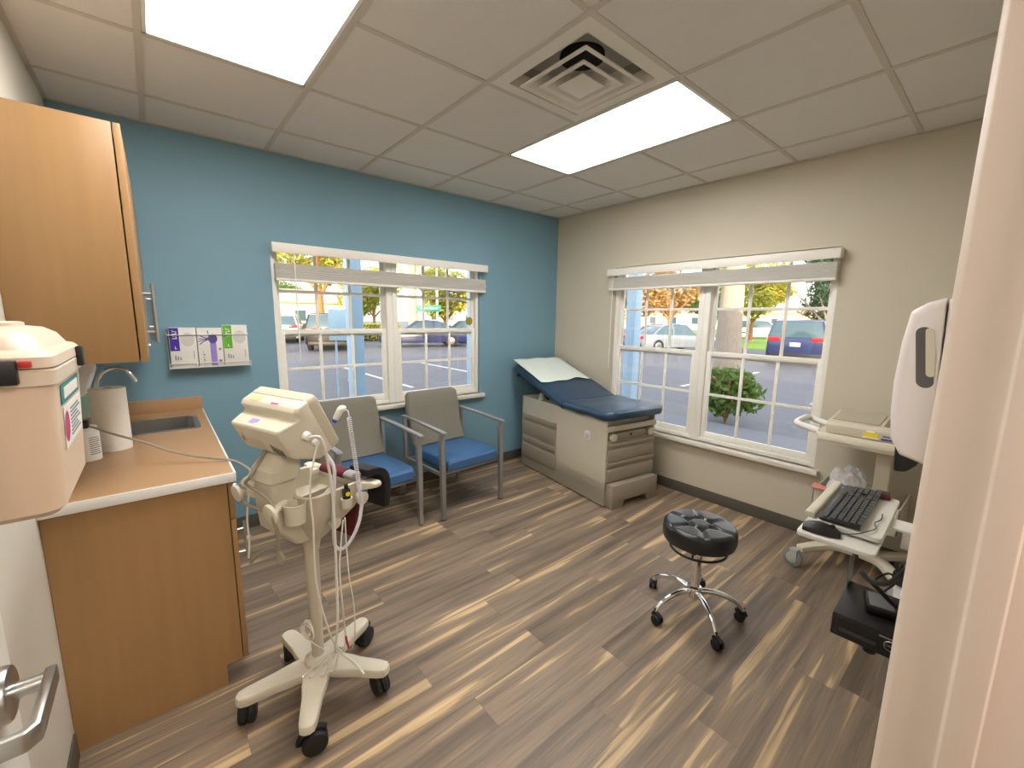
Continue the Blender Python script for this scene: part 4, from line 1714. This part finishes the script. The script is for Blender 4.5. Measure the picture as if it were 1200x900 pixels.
b = MB()
b.tube([(-2.05, -3.285, 1.24), (-2.0, -3.27, 1.05), (-1.95, -3.24, .90), (-1.86, -3.19, .76), (-1.78, -3.14, .70), (-1.70, -3.10, .68), (-1.60, -3.13, .60), (-1.50, -3.19, .50), (-1.38, -3.22, .46)], .0075, 10)
hc = tag(b.build('hanging_cable', m_black), 'thick black cable hanging from the wall to the desktop computer', 'cable')
b = MB()
b.bb(-2.09, -2.01, -3.299, -3.292, 1.18, 1.30, .002)
b.build('wall_port', m_white, hc)
t = thing('card_reader', 'small dark red card reader on the keyboard shelf', 'card reader', (-1.22, -3.065, .8005), RD(10))
b = MB()
b.bb(-.035, .035, -.022, .022, 0, .016, .004)
b.build('reader_case', m_maroon, t)
b = MB()
b.bb(-.028, .028, -.015, .015, .0161, .018, .001)
b.build('reader_top', m_black, t)

# ------------------------------------------------------------------ rolling cart with recorder in the corner
CX, CY = -.29, -2.88
t = thing('rolling_cart', 'cream rolling equipment cart with grey wheels in the corner', 'cart', (CX, CY, 0))
b = MB()
b.bb(-.19, .22, -.235, .235, .80, .822, .006)
b.loft([[(p[0] + .015, p[1], z) for p in rrect(.215 * s, .25 * s, .03)] for z, s in ((.8225, .97), (.822, 1), (.856, 1), (.862, .985))])
b.build('top_shelf', m_cream, t)
b = MB()
b.tube([(-.17, .235, .862), (-.175, .30, .875), (-.17, .345, .888), (-.12, .352, .893), (.02, .352, .893), (.07, .345, .888), (.075, .30, .875), (.07, .235, .862)], .019, 12, 5)
b.build('side_handle', m_white, t)
b = MB()
b.bb(-.02, .05, -.09, -.02, .11, .80, .008)
b.build('column', m_cream2, t)
b = MB()
b.loft([[(p[0] + .03, p[1] + .03, z) for p in rrect(.17, .2, .02)] for z in (.34, .345)], bev=.002)
b.bb(-.145, -.135, -.17, .23, .345, .50, .002)
b.bb(.195, .205, -.17, .23, .345, .50, .002)
b.bb(-.145, .205, .222, .23, .345, .50, .002)
b.bb(-.145, .205, -.17, -.162, .345, .50, .002)
b.build('storage_bin', m_cream2, t)
b = MB()
for (ex, ey) in ((-.215, .245), (-.215, -.215), (.2, .22), (.2, -.22)):
    v0 = V((0.0, ey * .12, .125))
    v1 = V((ex, ey, .118))
    mid = (v0 + v1) / 2 + V((.055 if ex < 0 else -.02, 0, .008))
    P = catmull([v0, mid, v1], 8)
    rings = []
    for i, p in enumerate(P):
        tg = (P[min(i + 1, len(P) - 1)] - P[max(i - 1, 0)]).normalized()
        sd = tg.cross(V((0, 0, 1))).normalized()
        w_ = .04 - .016 * i / (len(P) - 1)
        rings.append([p + sd * (a * w_) + V((0, 0, c_ * .018)) for a, c_ in ((-1, -1), (1, -1), (1, 1), (-1, 1))])
    b.loft(rings, bev=.006)
b.build('wheel_base', m_cream, t)
for (ex, ey, rot) in ((-.235, .25, 75), (-.215, -.215, 40), (.2, .22, 10), (.2, -.22, 100)):
    Tm = Matrix.Translation((ex, ey, 0)) @ Matrix.Rotation(RD(rot), 4, 'Z')
    b = MB()
    b.cyl((.018, -.013, .056), (.018, .013, .056), .055, n=32, bev=.006, M=Tm)
    w = b.build('wheel', m_greyw, t)
    b = MB()
    for s in (-1, 1):
        b.cyl((.018, s * .012, .056), (.018, s * .016, .056), .036, .03, 24, M=Tm)
    b.cyl((0, 0, .10), (0, 0, .118), .014, n=14, M=Tm)
    b.bb(-.012, .03, -.022, -.018, .05, .112, M=Tm)
    b.bb(-.012, .03, .018, .022, .05, .112, M=Tm)
    b.bb(-.012, .03, -.02, .02, .112, .116, M=Tm)
    b.build('wheel_hub', mat('light_grey_hub', (176, 178, 172), .45), w)

t = thing('heart_recorder', 'cream heart rhythm recorder with yellow sticker on the corner cart', 'recorder', (CX, CY, .862))
b = MB()
b.prism([(-.18, .002), (.2, .002), (.2, .085), (.06, .105), (-.155, .075), (-.18, .055)], -.20, .20, 'y', .008, 3)
b.build('recorder_body', m_cream2, t)
b = MB()
b.raw([(-.14, -.03, .0785), (.05, -.03, .1052), (.05, .18, .1052), (-.14, .18, .0785), (-.14, -.03, .082), (.05, -.03, .1085), (.05, .18, .1085), (-.14, .18, .082)], [(0, 1, 2, 3), (4, 5, 6, 7), (0, 1, 5, 4), (1, 2, 6, 5), (2, 3, 7, 6), (3, 0, 4, 7)])
b.build('keypad_cover', mat('grey_keypad', (176, 168, 150), .5), t)
b = MB()
b.raw([(-.14, -.085, .0785), (.05, -.085, .1052), (.05, -.05, .1052), (-.14, -.05, .0785), (-.14, -.085, .083), (.05, -.085, .1095), (.05, -.05, .1095), (-.14, -.05, .083)], [(0, 1, 2, 3), (4, 5, 6, 7), (0, 1, 5, 4), (1, 2, 6, 5), (2, 3, 7, 6), (3, 0, 4, 7)])
b.build('paper_slot', mat('slot_grey', (130, 124, 112), .5), t)
b = MB()
b.bb(-.1815, -.1801, -.035, .025, .018, .042)
b.build('yellow_sticker', m_yellow, t)
b = MB()
b.bb(-.1812, -.18, -.02, .015, .0425, .052)
b.bb(-.1812, -.18, -.04, .03, .010, .0175)
b.build('white_sticker', m_label, t)
b = MB()
b.bb(-.1813, -.18, -.095, -.05, .010, .020)
b.build('purple_sticker', m_purple, t)
b = MB()
b.bb(-.1813, -.18, -.10, -.055, .028, .036)
b.build('green_sticker', m_teal, t)

# plastic bag and papers in the cart bin
b = MB()
tmp = bmesh.new()
bmesh.ops.create_icosphere(tmp, subdivisions=4, radius=1)
for v in tmp.verts:
    p = v.co
    k = 1 + .28 * noise.noise(p * 2.2 + V((3, 1, 7))) + .14 * noise.noise(p * 5.5)
    v.co = V((p.x * .10 * k, p.y * .10 * k, max(-.125, p.z * .15 * k)))
b.put(tmp, Matrix.Translation((CX + .03, CY + .10, .475)))
bag = tag(b.build('plastic_bag', m_bag, smooth=25), 'crumpled clear plastic bag in the bin of the corner cart', 'plastic bag')
b = MB()
b.tube([(CX - .10, CY - .01, .52), (CX - .11, CY + .04, .535), (CX - .10, CY + .10, .54)], .008, 8)
b.build('blue_strip', m_navyplug, bag)
b = MB()
b.raw([(CX - .152, CY + .10, .502), (CX - .13, CY + .10, .504), (CX - .10, CY + .238, .520), (CX - .17, CY + .236, .510), (CX - .152, CY + .10, .505), (CX - .13, CY + .10, .507), (CX - .10, CY + .238, .523), (CX - .17, CY + .236, .513)], [(0, 1, 2, 3), (4, 5, 6, 7), (0, 1, 5, 4), (1, 2, 6, 5), (2, 3, 7, 6), (3, 0, 4, 7)])
tag(b.build('folder', m_redpaper), 'salmon paper folder sticking out of the corner cart bin', 'folder')

# waste bin by the front wall
t = thing('waste_bin', 'white waste bin with dark liner below the wall computer', 'waste bin', (-.72, -3.19, 0))
b = MB()
nn = 32
b.loft([[(r * cos(2 * pi * k / nn), r * sin(2 * pi * k / nn), z) for k in range(nn)] for r, z in ((.075, .0), (.082, .004), (.098, .27), (.102, .275), (.098, .28), (.094, .276), (.08, .01))], cap=True)
b.build('bin_shell', m_white, t)
b = MB()
b.loft([[((r + .003 * sin(7 * k)) * cos(2 * pi * k / nn), (r + .003 * sin(7 * k)) * sin(2 * pi * k / nn), z + .003 * sin(5 * k)) for k in range(nn)] for r, z in ((.07, .02), (.090, .27), (.093, .284), (.104, .283), (.1055, .25))], cap=False)
b.build('bin_liner', m_nylon, t)

# ================================================================== outdoors
GZ = -.15
m_asph = asphalt_mat()
m_walk = mat('concrete_walk', (112, 116, 124), .8, var=.06, vs=5, bump=.2, bs=60)
m_grass = mat('lawn', (98, 142, 44), .9, var=.3, vs=7, bump=.5, bs=40)
m_post = mat('pale_blue_post', (178, 206, 226), .5, var=.02)
m_board = mat('pale_blue_board', (150, 182, 200), .5, var=.05)
m_bark = mat('grey_bark', (168, 156, 142), .9, var=.25, vs=10, stretch=(3, 3, .8), bump=.8, bs=30)
m_bark2 = mat('brown_bark', (150, 108, 70), .9, var=.2, vs=10, stretch=(3, 3, .8), bump=.8, bs=30)
m_lg = leaf_mat('green_leaves', (96, 128, 48))
m_ly = leaf_mat('yellow_green_leaves', (172, 172, 74))
m_lo = leaf_mat('amber_leaves', (192, 160, 108))
m_ld = leaf_mat('dark_green_leaves', (52, 88, 52))
m_stucco = mat('tan_stucco', (222, 204, 182), .8, var=.04)
m_roofsh = mat('terracotta_roof', (206, 172, 150), .8, var=.12, vs=20)
m_cglass = mat('car_glass', (60, 84, 98), .08, var=.05, spec=.8)
m_tyre = mat('tyre', (26, 26, 28), .8)
m_rim = mat('alloy_rim', (170, 172, 175), .3, metal=.9)
m_tail = mat('tail_lamp', (200, 30, 34), .25)
m_plate = mat('number_plate', (226, 226, 222), .5)
m_trimc = mat('black_trim', (24, 25, 27), .5)

b = MB()
b.bb(-60, 120, .14, 120, GZ - .1, GZ)
b.bb(.14, 120, -60, .14, GZ - .1, GZ)
b.build('ground', m_asph, kind='structure')
b = MB()
b.bb(-8, 3.2, .135, 2.6, GZ, GZ + .06)
b.bb(.135, 3.2, -8, .135, GZ, GZ + .06)
b.build('path', m_walk, kind='structure')
b = MB()
b.bb(-30, 18, 27.5, 70, GZ, GZ + .1)
b.bb(24, 100, -40, 27, GZ, GZ + .1)
b.build('lawn', m_grass, kind='structure')
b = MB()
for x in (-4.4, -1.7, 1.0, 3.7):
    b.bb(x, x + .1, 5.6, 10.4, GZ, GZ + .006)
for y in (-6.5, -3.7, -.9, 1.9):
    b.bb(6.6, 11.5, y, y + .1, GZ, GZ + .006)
b.build('ground_glint', mat('glint_white', (214, 214, 210), .7, var=.1), kind='structure')  # white strips laid to stand in for bright light streaks on the asphalt


def post(x, y, label, w=.17):
    t = thing('porch_post', label, 'post', (x, y, GZ + .06), 0, 'pale blue porch posts')
    b = MB()
    b.bb(-w / 2, w / 2, -w / 2, w / 2, .0, 3.4, .01)
    b.build('post_shaft', m_post, t)
    b = MB()
    b.bb(-w / 2 - .03, w / 2 + .03, -w / 2 - .03, w / 2 + .03, 0, .16, .01)
    b.build('post_base', m_post, t)
    return t


post(-1.45, 2.2, 'pale blue porch post outside the left half of the blue wall window')
post(.43, 2.2, 'pale blue porch post seen at the right edge of the blue wall window')
post(2.2, .48, 'pale blue porch post outside the beige wall window')

# blue parking sign on the porch
t = thing('parking_sign', 'bright blue sign beside the porch post outside the beige wall window', 'sign', (1.72, .50, GZ + .06), RD(-62))
b = MB()
b.cyl((0, 0, 0), (0, 0, 1.62), .022, n=12)
b.build('sign_pole', m_steel, t)
b = MB()
b.bb(-.115, .115, -.034, -.028, 1.19, 1.52, .002)
so = b.build('sign_panel', mat('sign_blue', (20, 150, 235), .4), t)
b = MB()
b.bb(-.10, .10, -.036, -.034, 1.275, 1.285)
b.build('sign_stripe', m_plate, so)

t = thing('board_sign', 'pale blue two panel board standing behind the porch post', 'board', (-.64, 4.93, GZ), RD(-40))
for (x0, x1) in ((-.33, .06), (.09, .33)):
    b = MB()
    pr_ = [(x0, 1.17), (x1, 1.17), (x1, 1.74), (x1 - .06, 1.77), ((x0 + x1) / 2, 1.75), (x0 + .07, 1.775), (x0, 1.75)]
    b.prism(pr_, -.02, .02, 'y', .006)
    b.build('board_panel', m_board, t)
b = MB()
b.cyl((-.22, .03, 0), (-.22, .03, 1.6), .02, n=10)
b.cyl((.22, .03, 0), (.22, .03, 1.6), .02, n=10)
b.build('board_leg', m_board, t)


def car(kind, rgb, loc, rz, label, length=4.7, width=1.84, height=1.46):
    t = thing('car', label, 'car', (loc[0], loc[1], GZ), rz, 'parked cars')
    paint = mat('paint_%d_%d_%d' % rgb, rgb, .25, var=.03, coat=.6)
    L_, hw = length / 2, width / 2
    H_ = height
    if kind == 'sedan':
        low = [(-L_, .38), (-L_ + .06, .24), (L_ - .06, .22), (L_, .40), (L_ - .04, .62), (L_ - .35, .74), (L_ - 1.25, .86), (-L_ + 1.0, .92), (-L_ + .12, .90), (-L_ + .01, .72)]
        cab = [(L_ - 1.35, .84), (L_ - 2.05, H_ - .05), (L_ - 2.5, H_), (-L_ + 1.75, H_ - .02), (-L_ + 1.25, H_ - .14), (-L_ + .65, .90)]
    else:
        low = [(-L_, .42), (-L_ + .05, .30), (L_ - .06, .30), (L_, .48), (L_ - .02, .80), (L_ - .25, .95), (L_ - 1.05, 1.05), (-L_ + .12, 1.08), (-L_ + .01, .95)]
        cab = [(L_ - 1.15, 1.03), (L_ - 1.85, H_ - .04), (L_ - 2.3, H_), (-L_ + .6, H_ - .01), (-L_ + .30, H_ - .08), (-L_ + .08, 1.06)]
    b = MB()
    rings = []
    for y, s in ((-hw, .94), (-hw + .05, .985), (-hw + .14, 1), (hw - .14, 1), (hw - .05, .985), (hw, .94)):
        rings.append([(x * (1 if abs(x) < L_ - .3 else s), y, .58 + (z - .58) * s) for x, z in low])
    b.loft(rings, bev=.03)
    b.build('car_body', paint, t)
    zb, zt = cab[0][1], H_
    def cabring(y0, y1, inset, ztrim=0):
        out = []
        return out
    ins = lambda z: (z - zb) / (zt - zb) * .17 + .04
    b = MB()
    rings = [[(x, sgn * (hw - ins(z) - .0), z - .008) for x, z in cab] for sgn in (-1, 1)]
    b.loft(rings, bev=.02)
    gl = b.build('car_window', m_cglass, t)
    # roof and pillars
    b = MB()
    top = [p for p in cab if p[1] > H_ - .17]
    x0, x1 = min(p[0] for p in top), max(p[0] for p in top)
    b.loft([[(x, sgn * (hw - ins(z) - .01), z - .012 + dz) for sgn, dz in ((-1, 0), (-.95, .018), (.95, .018), (1, 0))] for x, z in sorted(top)] if len(top) > 1 else [], bev=.006)
    for sgn in (-1, 1):
        for i0, i1 in ((0, 1), (len(cab) - 1, len(cab) - 2)):
            p, q = cab[i0], cab[i1]
            b.tube([(p[0], sgn * (hw - ins(p[1])), p[1]), (q[0], sgn * (hw - ins(q[1])), q[1])], .035, 6, straight=True)
        xm = (x0 + x1) / 2 - .1
        b.tube([(xm, sgn * (hw - ins(zb)), zb), (xm, sgn * (hw - ins(zt - .05)), zt - .04)], .03, 6, straight=True)
    b.build('car_roof', paint, t)
    wr = .33 if kind == 'sedan' else .36
    for wx in (L_ - .9, -L_ + .95):
        for sgn in (-1, 1):
            b = MB()
            b.cyl((wx, sgn * (hw - .2), wr), (wx, sgn * (hw + .005), wr), wr, n=28, bev=.02)
            w = b.build('wheel', m_tyre, t)
            b = MB()
            b.cyl((wx, sgn * (hw + .0), wr), (wx, sgn * (hw + .012), wr), wr * .62, wr * .55, 20)
            b.build('wheel_rim', m_rim, w)
    for sgn in (-1, 1):
        b = MB()
        zc = .76 if kind == 'sedan' else .98
        b.box((-L_ + .05, sgn * (hw - .26), zc), (.14, .42, .15), .03)
        b.build('tail_light', m_tail, t)
        b = MB()
        b.box((L_ - .14, sgn * (hw - .26), zc - .1), (.2, .38, .12), .03)
        b.build('head_light', m_plate, t)
    b = MB()
    b.box((-L_ + .015, 0, .62 if kind == 'sedan' else .78), (.06, .34, .14), .004)
    b.build('number_plate', m_plate, t)
    b = MB()
    b.box((-L_ + .06, 0, .36), (.16, width * .86, .17), .03)
    b.box((L_ - .06, 0, .36), (.16, width * .86, .15), .03)
    b.build('bumper', m_trimc, t)
    return t


def face(dx, dy):
    return math.atan2(dy, dx)


# through the blue wall window
car('suv', (30, 32, 38), (-1.0, 17.6), RD(84), 'black car cut off at the left edge of the blue wall window', 4.6, 1.85, 1.66)
car('suv', (196, 206, 214), (2.6, 25.4), RD(72), 'silver car parked behind the black car near the porch post', 4.5, 1.8, 1.66)
car('suv', (34, 32, 36), (3.5, 19.0), RD(66), 'black car with red tail lamps behind the pale blue board', 4.9, 1.95, 1.74)
car('sedan', (32, 40, 82), (8.1, 18.2), RD(156), 'dark blue saloon car beyond the right half of the blue wall window', 4.8, 1.84, 1.45)
car('sedan', (44, 54, 74), (12.2, 19.6), RD(110), 'dark grey car at the right edge of the blue wall window', 4.7, 1.84, 1.45)
# through the beige wall window
car('sedan', (112, 124, 140), (17.6, 8.6), RD(-20), 'silver saloon car beyond the left half of the beige wall window', 4.8, 1.86, 1.45)
car('suv', (34, 46, 88), (17.6, 2.5), RD(10), 'dark blue sport utility car seen from behind through the beige wall window', 4.8, 1.95, 1.74)
car('suv', (222, 224, 226), (38.0, 11.6), RD(-60), 'small white car far across the lawn', 4.7, 1.9, 1.7)
car('sedan', (66, 92, 88), (24.5, .3), RD(12), 'dark green car partly hidden beside the blue sport utility car', 4.7, 1.86, 1.5)


def crown_mesh(b, blobs, n, size, seed):
    rnd = random.Random(seed)
    tot = sum(bl[3] ** 2 for bl in blobs)
    verts, faces = [], []
    for (x, y, z, r, sq) in blobs:
        k = int(n * r * r / tot)
        for _ in range(k):
            d = V((rnd.gauss(0, 1), rnd.gauss(0, 1), rnd.gauss(0, 1)))
            if d.length < 1e-6:
                continue
            d.normalize()
            rr = r * (rnd.uniform(.45, 1.08))
            c = V((x + d.x * rr, y + d.y * rr, z + d.z * rr * sq))
            a = V((rnd.uniform(-1, 1), rnd.uniform(-1, 1), rnd.uniform(-1, 1))).normalized()
            e = a.orthogonal().normalized()
            s = size * rnd.uniform(.6, 1.3)
            i = len(verts)
            verts += [c - a * s, c + e * s * .5, c + a * s, c - e * s * .5]
            faces.append((i, i + 1, i + 2, i + 3))
    t = bmesh.new()
    vs = [t.verts.new(v) for v in verts]
    for f in faces:
        t.faces.new([vs[i] for i in f])
    b.put(t)


def tree(loc, h, cr, tr, leaf, bark, label, seed, n=5000, trunk_h=None, lean=0, size=.16, cat='tree', blobs=9):
    t = thing('tree', label, cat, (loc[0], loc[1], GZ), 0, 'trees beyond the windows')
    rnd = random.Random(seed)
    th = trunk_h or h * .45
    b = MB()
    b.tube([(0, 0, -.05), (.02, .02, th * .1), (lean * .3, .03, th * .5), (lean, 0, th), (lean * 1.4, .05, th + (h - th) * .6)], lambda q: tr * (1.25 - q * .9) if q > .05 else tr * 1.5, 14, 6)
    for k in range(5):
        a = 2 * pi * k / 5 + rnd.random()
        z = th * rnd.uniform(.75, 1.1)
        b.tube([(lean * .8, 0, z), (lean + cr * .4 * cos(a), cr * .4 * sin(a), z + cr * .45), (lean + cr * .75 * cos(a), cr * .75 * sin(a), z + cr * .8)], lambda q: tr * .42 * (1 - .7 * q), 8, 5)
    b.build('trunk', m_bark if bark == 0 else m_bark2, t)
    bl = []
    for k in range(blobs):
        a = rnd.uniform(0, 2 * pi)
        rr = cr * math.sqrt(rnd.random()) * .75
        bl.append((lean + rr * cos(a), rr * sin(a), th + (h - th) * rnd.uniform(.15, .85), cr * rnd.uniform(.32, .52), .8))
    b = MB()
    crown_mesh(b, bl, n, size, seed)
    b.build('crown', leaf, t, smooth=0)
    return t


cam0 = V((-3.427, -3.333, 1.5))
def az(dx, dy, dist):
    return (cam0.x + dx * dist, cam0.y + dy * dist)


# beyond the blue wall window
tree(az(.271, .962, 31), 8.0, 2.6, .36, m_ly, 1, 'tree with brown trunk and yellow leaves left in the blue wall window', 1, 5200, 3.6)
tree(az(.375, .927, 44), 5.6, 3.5, .22, m_ly, 1, 'broad yellow green tree behind the clipped hedge', 2, 7500, 1.5, size=.2)
tree(az(.453, .892, 28), 9, 2.8, .34, m_ly, 0, 'pale trunked tree behind the dark blue saloon car', 3, 5200, 4.6)
tree(az(.515, .857, 41), 5.8, 3.3, .22, m_ly, 1, 'golden tree behind the small green street sign', 4, 7500, 1.4, size=.2)
tree(az(.635, .772, 43), 5.6, 3.0, .22, m_lg, 1, 'green tree at the right edge of the blue wall window', 5, 6500, 1.4, size=.18)
tree(az(.205, .979, 66), 5.6, 3.6, .22, m_lg, 1, 'green tree above the far tan building', 6, 5200, 2.2, size=.2)
tree(az(.33, .944, 11.5), 6.6, 2.4, .12, m_ld, 0, 'near tree whose branches hang at the top of the blue wall window', 12, 2600, 3.7, size=.11, blobs=7)
# beyond the beige wall window
tree(az(.922, .387, 9.3), 8.5, 2.6, .26, m_lg, 0, 'large pale grey trunk close outside the beige wall window', 7, 3400, 4.3, size=.12)
tree(az(.868, .497, 33), 6.6, 2.6, .16, m_lo, 1, 'amber leaved tree behind the silver saloon car', 8, 6500, 1.9)
tree(az(.815, .579, 44), 6.4, 2.4, .16, m_lo, 1, 'thin amber tree left behind the parking sign', 9, 4200, 1.9)
tree(az(.936, .352, 37), 6.6, 2.9, .18, m_ly, 1, 'yellow green tree just right of the large grey trunk', 10, 6500, 1.9)
tree(az(.972, .232, 29), 5.8, 2.4, .18, m_ld, 0, 'dark green tree above the blue sport utility car', 11, 5200, 1.5, size=.13)
tree(az(.901, .434, 50), 5.6, 3.0, .2, m_lg, 1, 'far green tree between the amber tree and the grey trunk', 13, 5200, 1.6, size=.2)


def hedge(loc, d, rz, label, leaf, seed, n=2600):
    t = thing('hedge', label, 'hedge', (loc[0], loc[1], GZ), rz)
    rnd = random.Random(seed)
    b = MB()
    b.box((0, 0, d[2] / 2), (d[0] * .94, d[1] * .9, d[2] * .94), .08)
    b.build('twig_core', mat('hedge_core_%d' % seed, (44, 56, 26), .9), t)
    verts, faces = [], []
    tm = bmesh.new()
    for _ in range(n):
        c = V((rnd.uniform(-.5, .5) * d[0], rnd.uniform(-.5, .5) * d[1], rnd.uniform(.05, 1) * d[2]))
        ax = rnd.randrange(3)
        if ax == 0:
            c.x = math.copysign(d[0] / 2, c.x)
        elif ax == 1:
            c.y = math.copysign(d[1] / 2, c.y)
        else:
            c.z = d[2]
        a = V((rnd.uniform(-1, 1), rnd.uniform(-1, 1), rnd.uniform(-1, 1))).normalized()
        e = a.orthogonal().normalized()
        s = rnd.uniform(.05, .1)
        tm.faces.new([tm.verts.new(p) for p in (c - a * s, c + e * s * .6, c + a * s, c - e * s * .6)])
    b = MB()
    b.put(tm)
    b.build('foliage', leaf, t, smooth=0)


hedge(az(.372, .928, 30), (3.4, 1.0, 1.1), RD(-15), 'clipped green hedge on the lawn right of the pale blue board', m_ly, 31)
hedge(az(.215, .977, 33), (5, 1.0, 1.0), RD(-10), 'low green hedge in front of the far tan building', m_lg, 32)
t = thing('shrub', 'leafy green shrub at the foot of the large grey trunk', 'shrub', (*az(.924, .382, 7.6), GZ))
b = MB()
crown_mesh(b, [(0, 0, .40, .34, .9), (-.05, .26, .42, .30, .9), (.1, -.22, .45, .30, .9), (.12, .2, .62, .28, .9), (.05, -.08, .70, .24, .9)], 1500, .06, 21)
b.build('foliage', m_lg, t, smooth=0)
b = MB()
for k in range(7):
    a = k * .9
    b.tube([(0, 0, 0), (.12 * cos(a), .12 * sin(a), .4), (.26 * cos(a), .26 * sin(a), .75)], .012, 6, 3)
b.build('stems', m_bark2, t)


def house(loc, d, rz, label, roofh, wallm, roofm):
    t = thing('building', label, 'building', (loc[0], loc[1], GZ), rz, 'far buildings')
    w, dp, h = d
    b = MB()
    b.bb(-w / 2, w / 2, -dp / 2, dp / 2, 0, h)
    b.build('wall', wallm, t)
    b = MB()
    o = .5
    b.loft([[(x * (w / 2 + o), y * (dp / 2 + o), h) for x, y in ((-1, -1), (1, -1), (1, 1), (-1, 1))], [(x * (w / 2 + o), y * (dp / 2 + o), h + .2) for x, y in ((-1, -1), (1, -1), (1, 1), (-1, 1))],
            [(x * (w / 2 - dp * .35), y * .3, h + roofh) for x, y in ((-1, -1), (1, -1), (1, 1), (-1, 1))]])
    b.build('roof', roofm, t)
    n = int(w / 3.2)
    for k in range(n):
        x = -w / 2 + (k + .5) * w / n
        b = MB()
        b.bb(x - .6, x + .6, -dp / 2 - .05, -dp / 2 + .02, .9, 2.2)
        fo = b.build('window', m_plate, t)
        b = MB()
        b.bb(x - .52, x + .52, -dp / 2 - .06, -dp / 2 - .04, .98, 2.12)
        b.build('pane', m_cglass, fo)
    return t


house(az(.20, .98, 55), (15, 8, 2.9), RD(-12), 'far tan building with terracotta roof left in the blue wall window', 1.6, m_stucco, m_roofsh)
house(az(.58, .815, 88), (20, 9, 2.9), RD(-40), 'far tan building behind the trees right in the blue wall window', 1.4, m_stucco, m_roofsh)
house(az(.83, .558, 84), (24, 9, 2.9), RD(-62), 'far tan building behind the amber trees', 1.3, m_stucco, m_roofsh)
house(az(.955, .295, 96), (34, 9, 3.0), RD(-76), 'long far tan building behind the blue sport utility car', 1.2, m_stucco, m_roofsh)

t = thing('street_sign', 'small green street name sign on a pole behind the blue saloon car', 'street sign', (*az(.484, .875, 27.5), GZ), RD(-28))
b = MB()
b.cyl((0, 0, 0), (0, 0, 2.6), .035, n=10)
b.build('sign_pole', m_steel, t)
b = MB()
b.bb(-.75, .75, -.05, -.03, 1.95, 2.35, .01)
so = b.build('sign_panel', mat('street_green', (40, 150, 120), .5), t)
b = MB()
for k in range(6):
    b.bb(-.55 + k * .19, -.43 + k * .19, -.055, -.05, 2.10, 2.2)
b.build('sign_lettering', m_plate, so)
for i, (dx, dy, ds) in enumerate(((.500, .866, 30), (.317, .948, 34))):
    t = thing('lamp_post', ('tall pale lamp post behind the street sign', 'tall pale lamp post behind the pale blue board')[i], 'lamp post', (*az(dx, dy, ds), GZ))
    b = MB()
    b.cyl((0, 0, 0), (0, 0, 6.0), .09, .06, 14)
    b.build('pole', m_plate, t)
    b = MB()
    b.tube([(0, 0, 5.9), (.4, 0, 6.2), (1.0, 0, 6.25)], .04, 8)
    b.bb(.9, 1.5, -.12, .12, 6.18, 6.3, .02)
    b.build('lamp_head', m_plate, t)

# ------------------------------------------------------------------ daylight and lamps
SUN_EL, SUN_AZ = RD(13), RD(218)      # compass bearing the sun stands at (0 = +y, clockwise)
w = bpy.data.worlds.new('sky')
scene.world = w
w.use_nodes = True
nt = w.node_tree
nt.nodes.clear()
out = nt.nodes.new('ShaderNodeOutputWorld')
bg = nt.nodes.new('ShaderNodeBackground')
sk = nt.nodes.new('ShaderNodeTexSky')
sk.sky_type = 'NISHITA'
sk.sun_disc = False
sk.sun_elevation = SUN_EL
sk.sun_rotation = SUN_AZ
sk.altitude = 10
sk.air_density = 1.0
sk.dust_density = 2.0
mx = nt.nodes.new('ShaderNodeMix')
mx.data_type = 'RGBA'
mx.inputs[0].default_value = .55
mx.inputs[7].default_value = (5.0, 4.9, 4.9, 1)
nt.links.new(sk.outputs[0], mx.inputs[6])
nt.links.new(mx.outputs[2], bg.inputs[0])
bg.inputs[1].default_value = .32
nt.links.new(bg.outputs[0], out.inputs[0])

su = bpy.data.lights.new('sun', 'SUN')
su.energy = 5
su.color = (1, .74, .44)
su.angle = RD(.6)
so = bpy.data.objects.new('sun', su)
COL.objects.link(so)
dirv = V((sin(SUN_AZ) * cos(SUN_EL), cos(SUN_AZ) * cos(SUN_EL), sin(SUN_EL)))
so.rotation_euler = dirv.to_track_quat('Z', 'Y').to_euler()

# corridor ceiling lamp outside the door
al = bpy.data.lights.new('corridor_lamp', 'AREA')
al.shape = 'RECTANGLE'
al.size = 1.2
al.size_y = .6
al.energy = 22
al.color = (1, .88, .80)
ao = bpy.data.objects.new('corridor_lamp', al)
COL.objects.link(ao)
ao.location = (-3.0, -4.4, 2.54)

scene.view_settings.view_transform = 'Standard'
scene.view_settings.look = 'None'
scene.view_settings.exposure = 1.1
scene.view_settings.gamma = 1
scene.view_settings.use_curve_mapping = False
scene.cycles.use_denoising = True
scene.cycles.max_bounces = 8
scene.cycles.transparent_max_bounces = 16
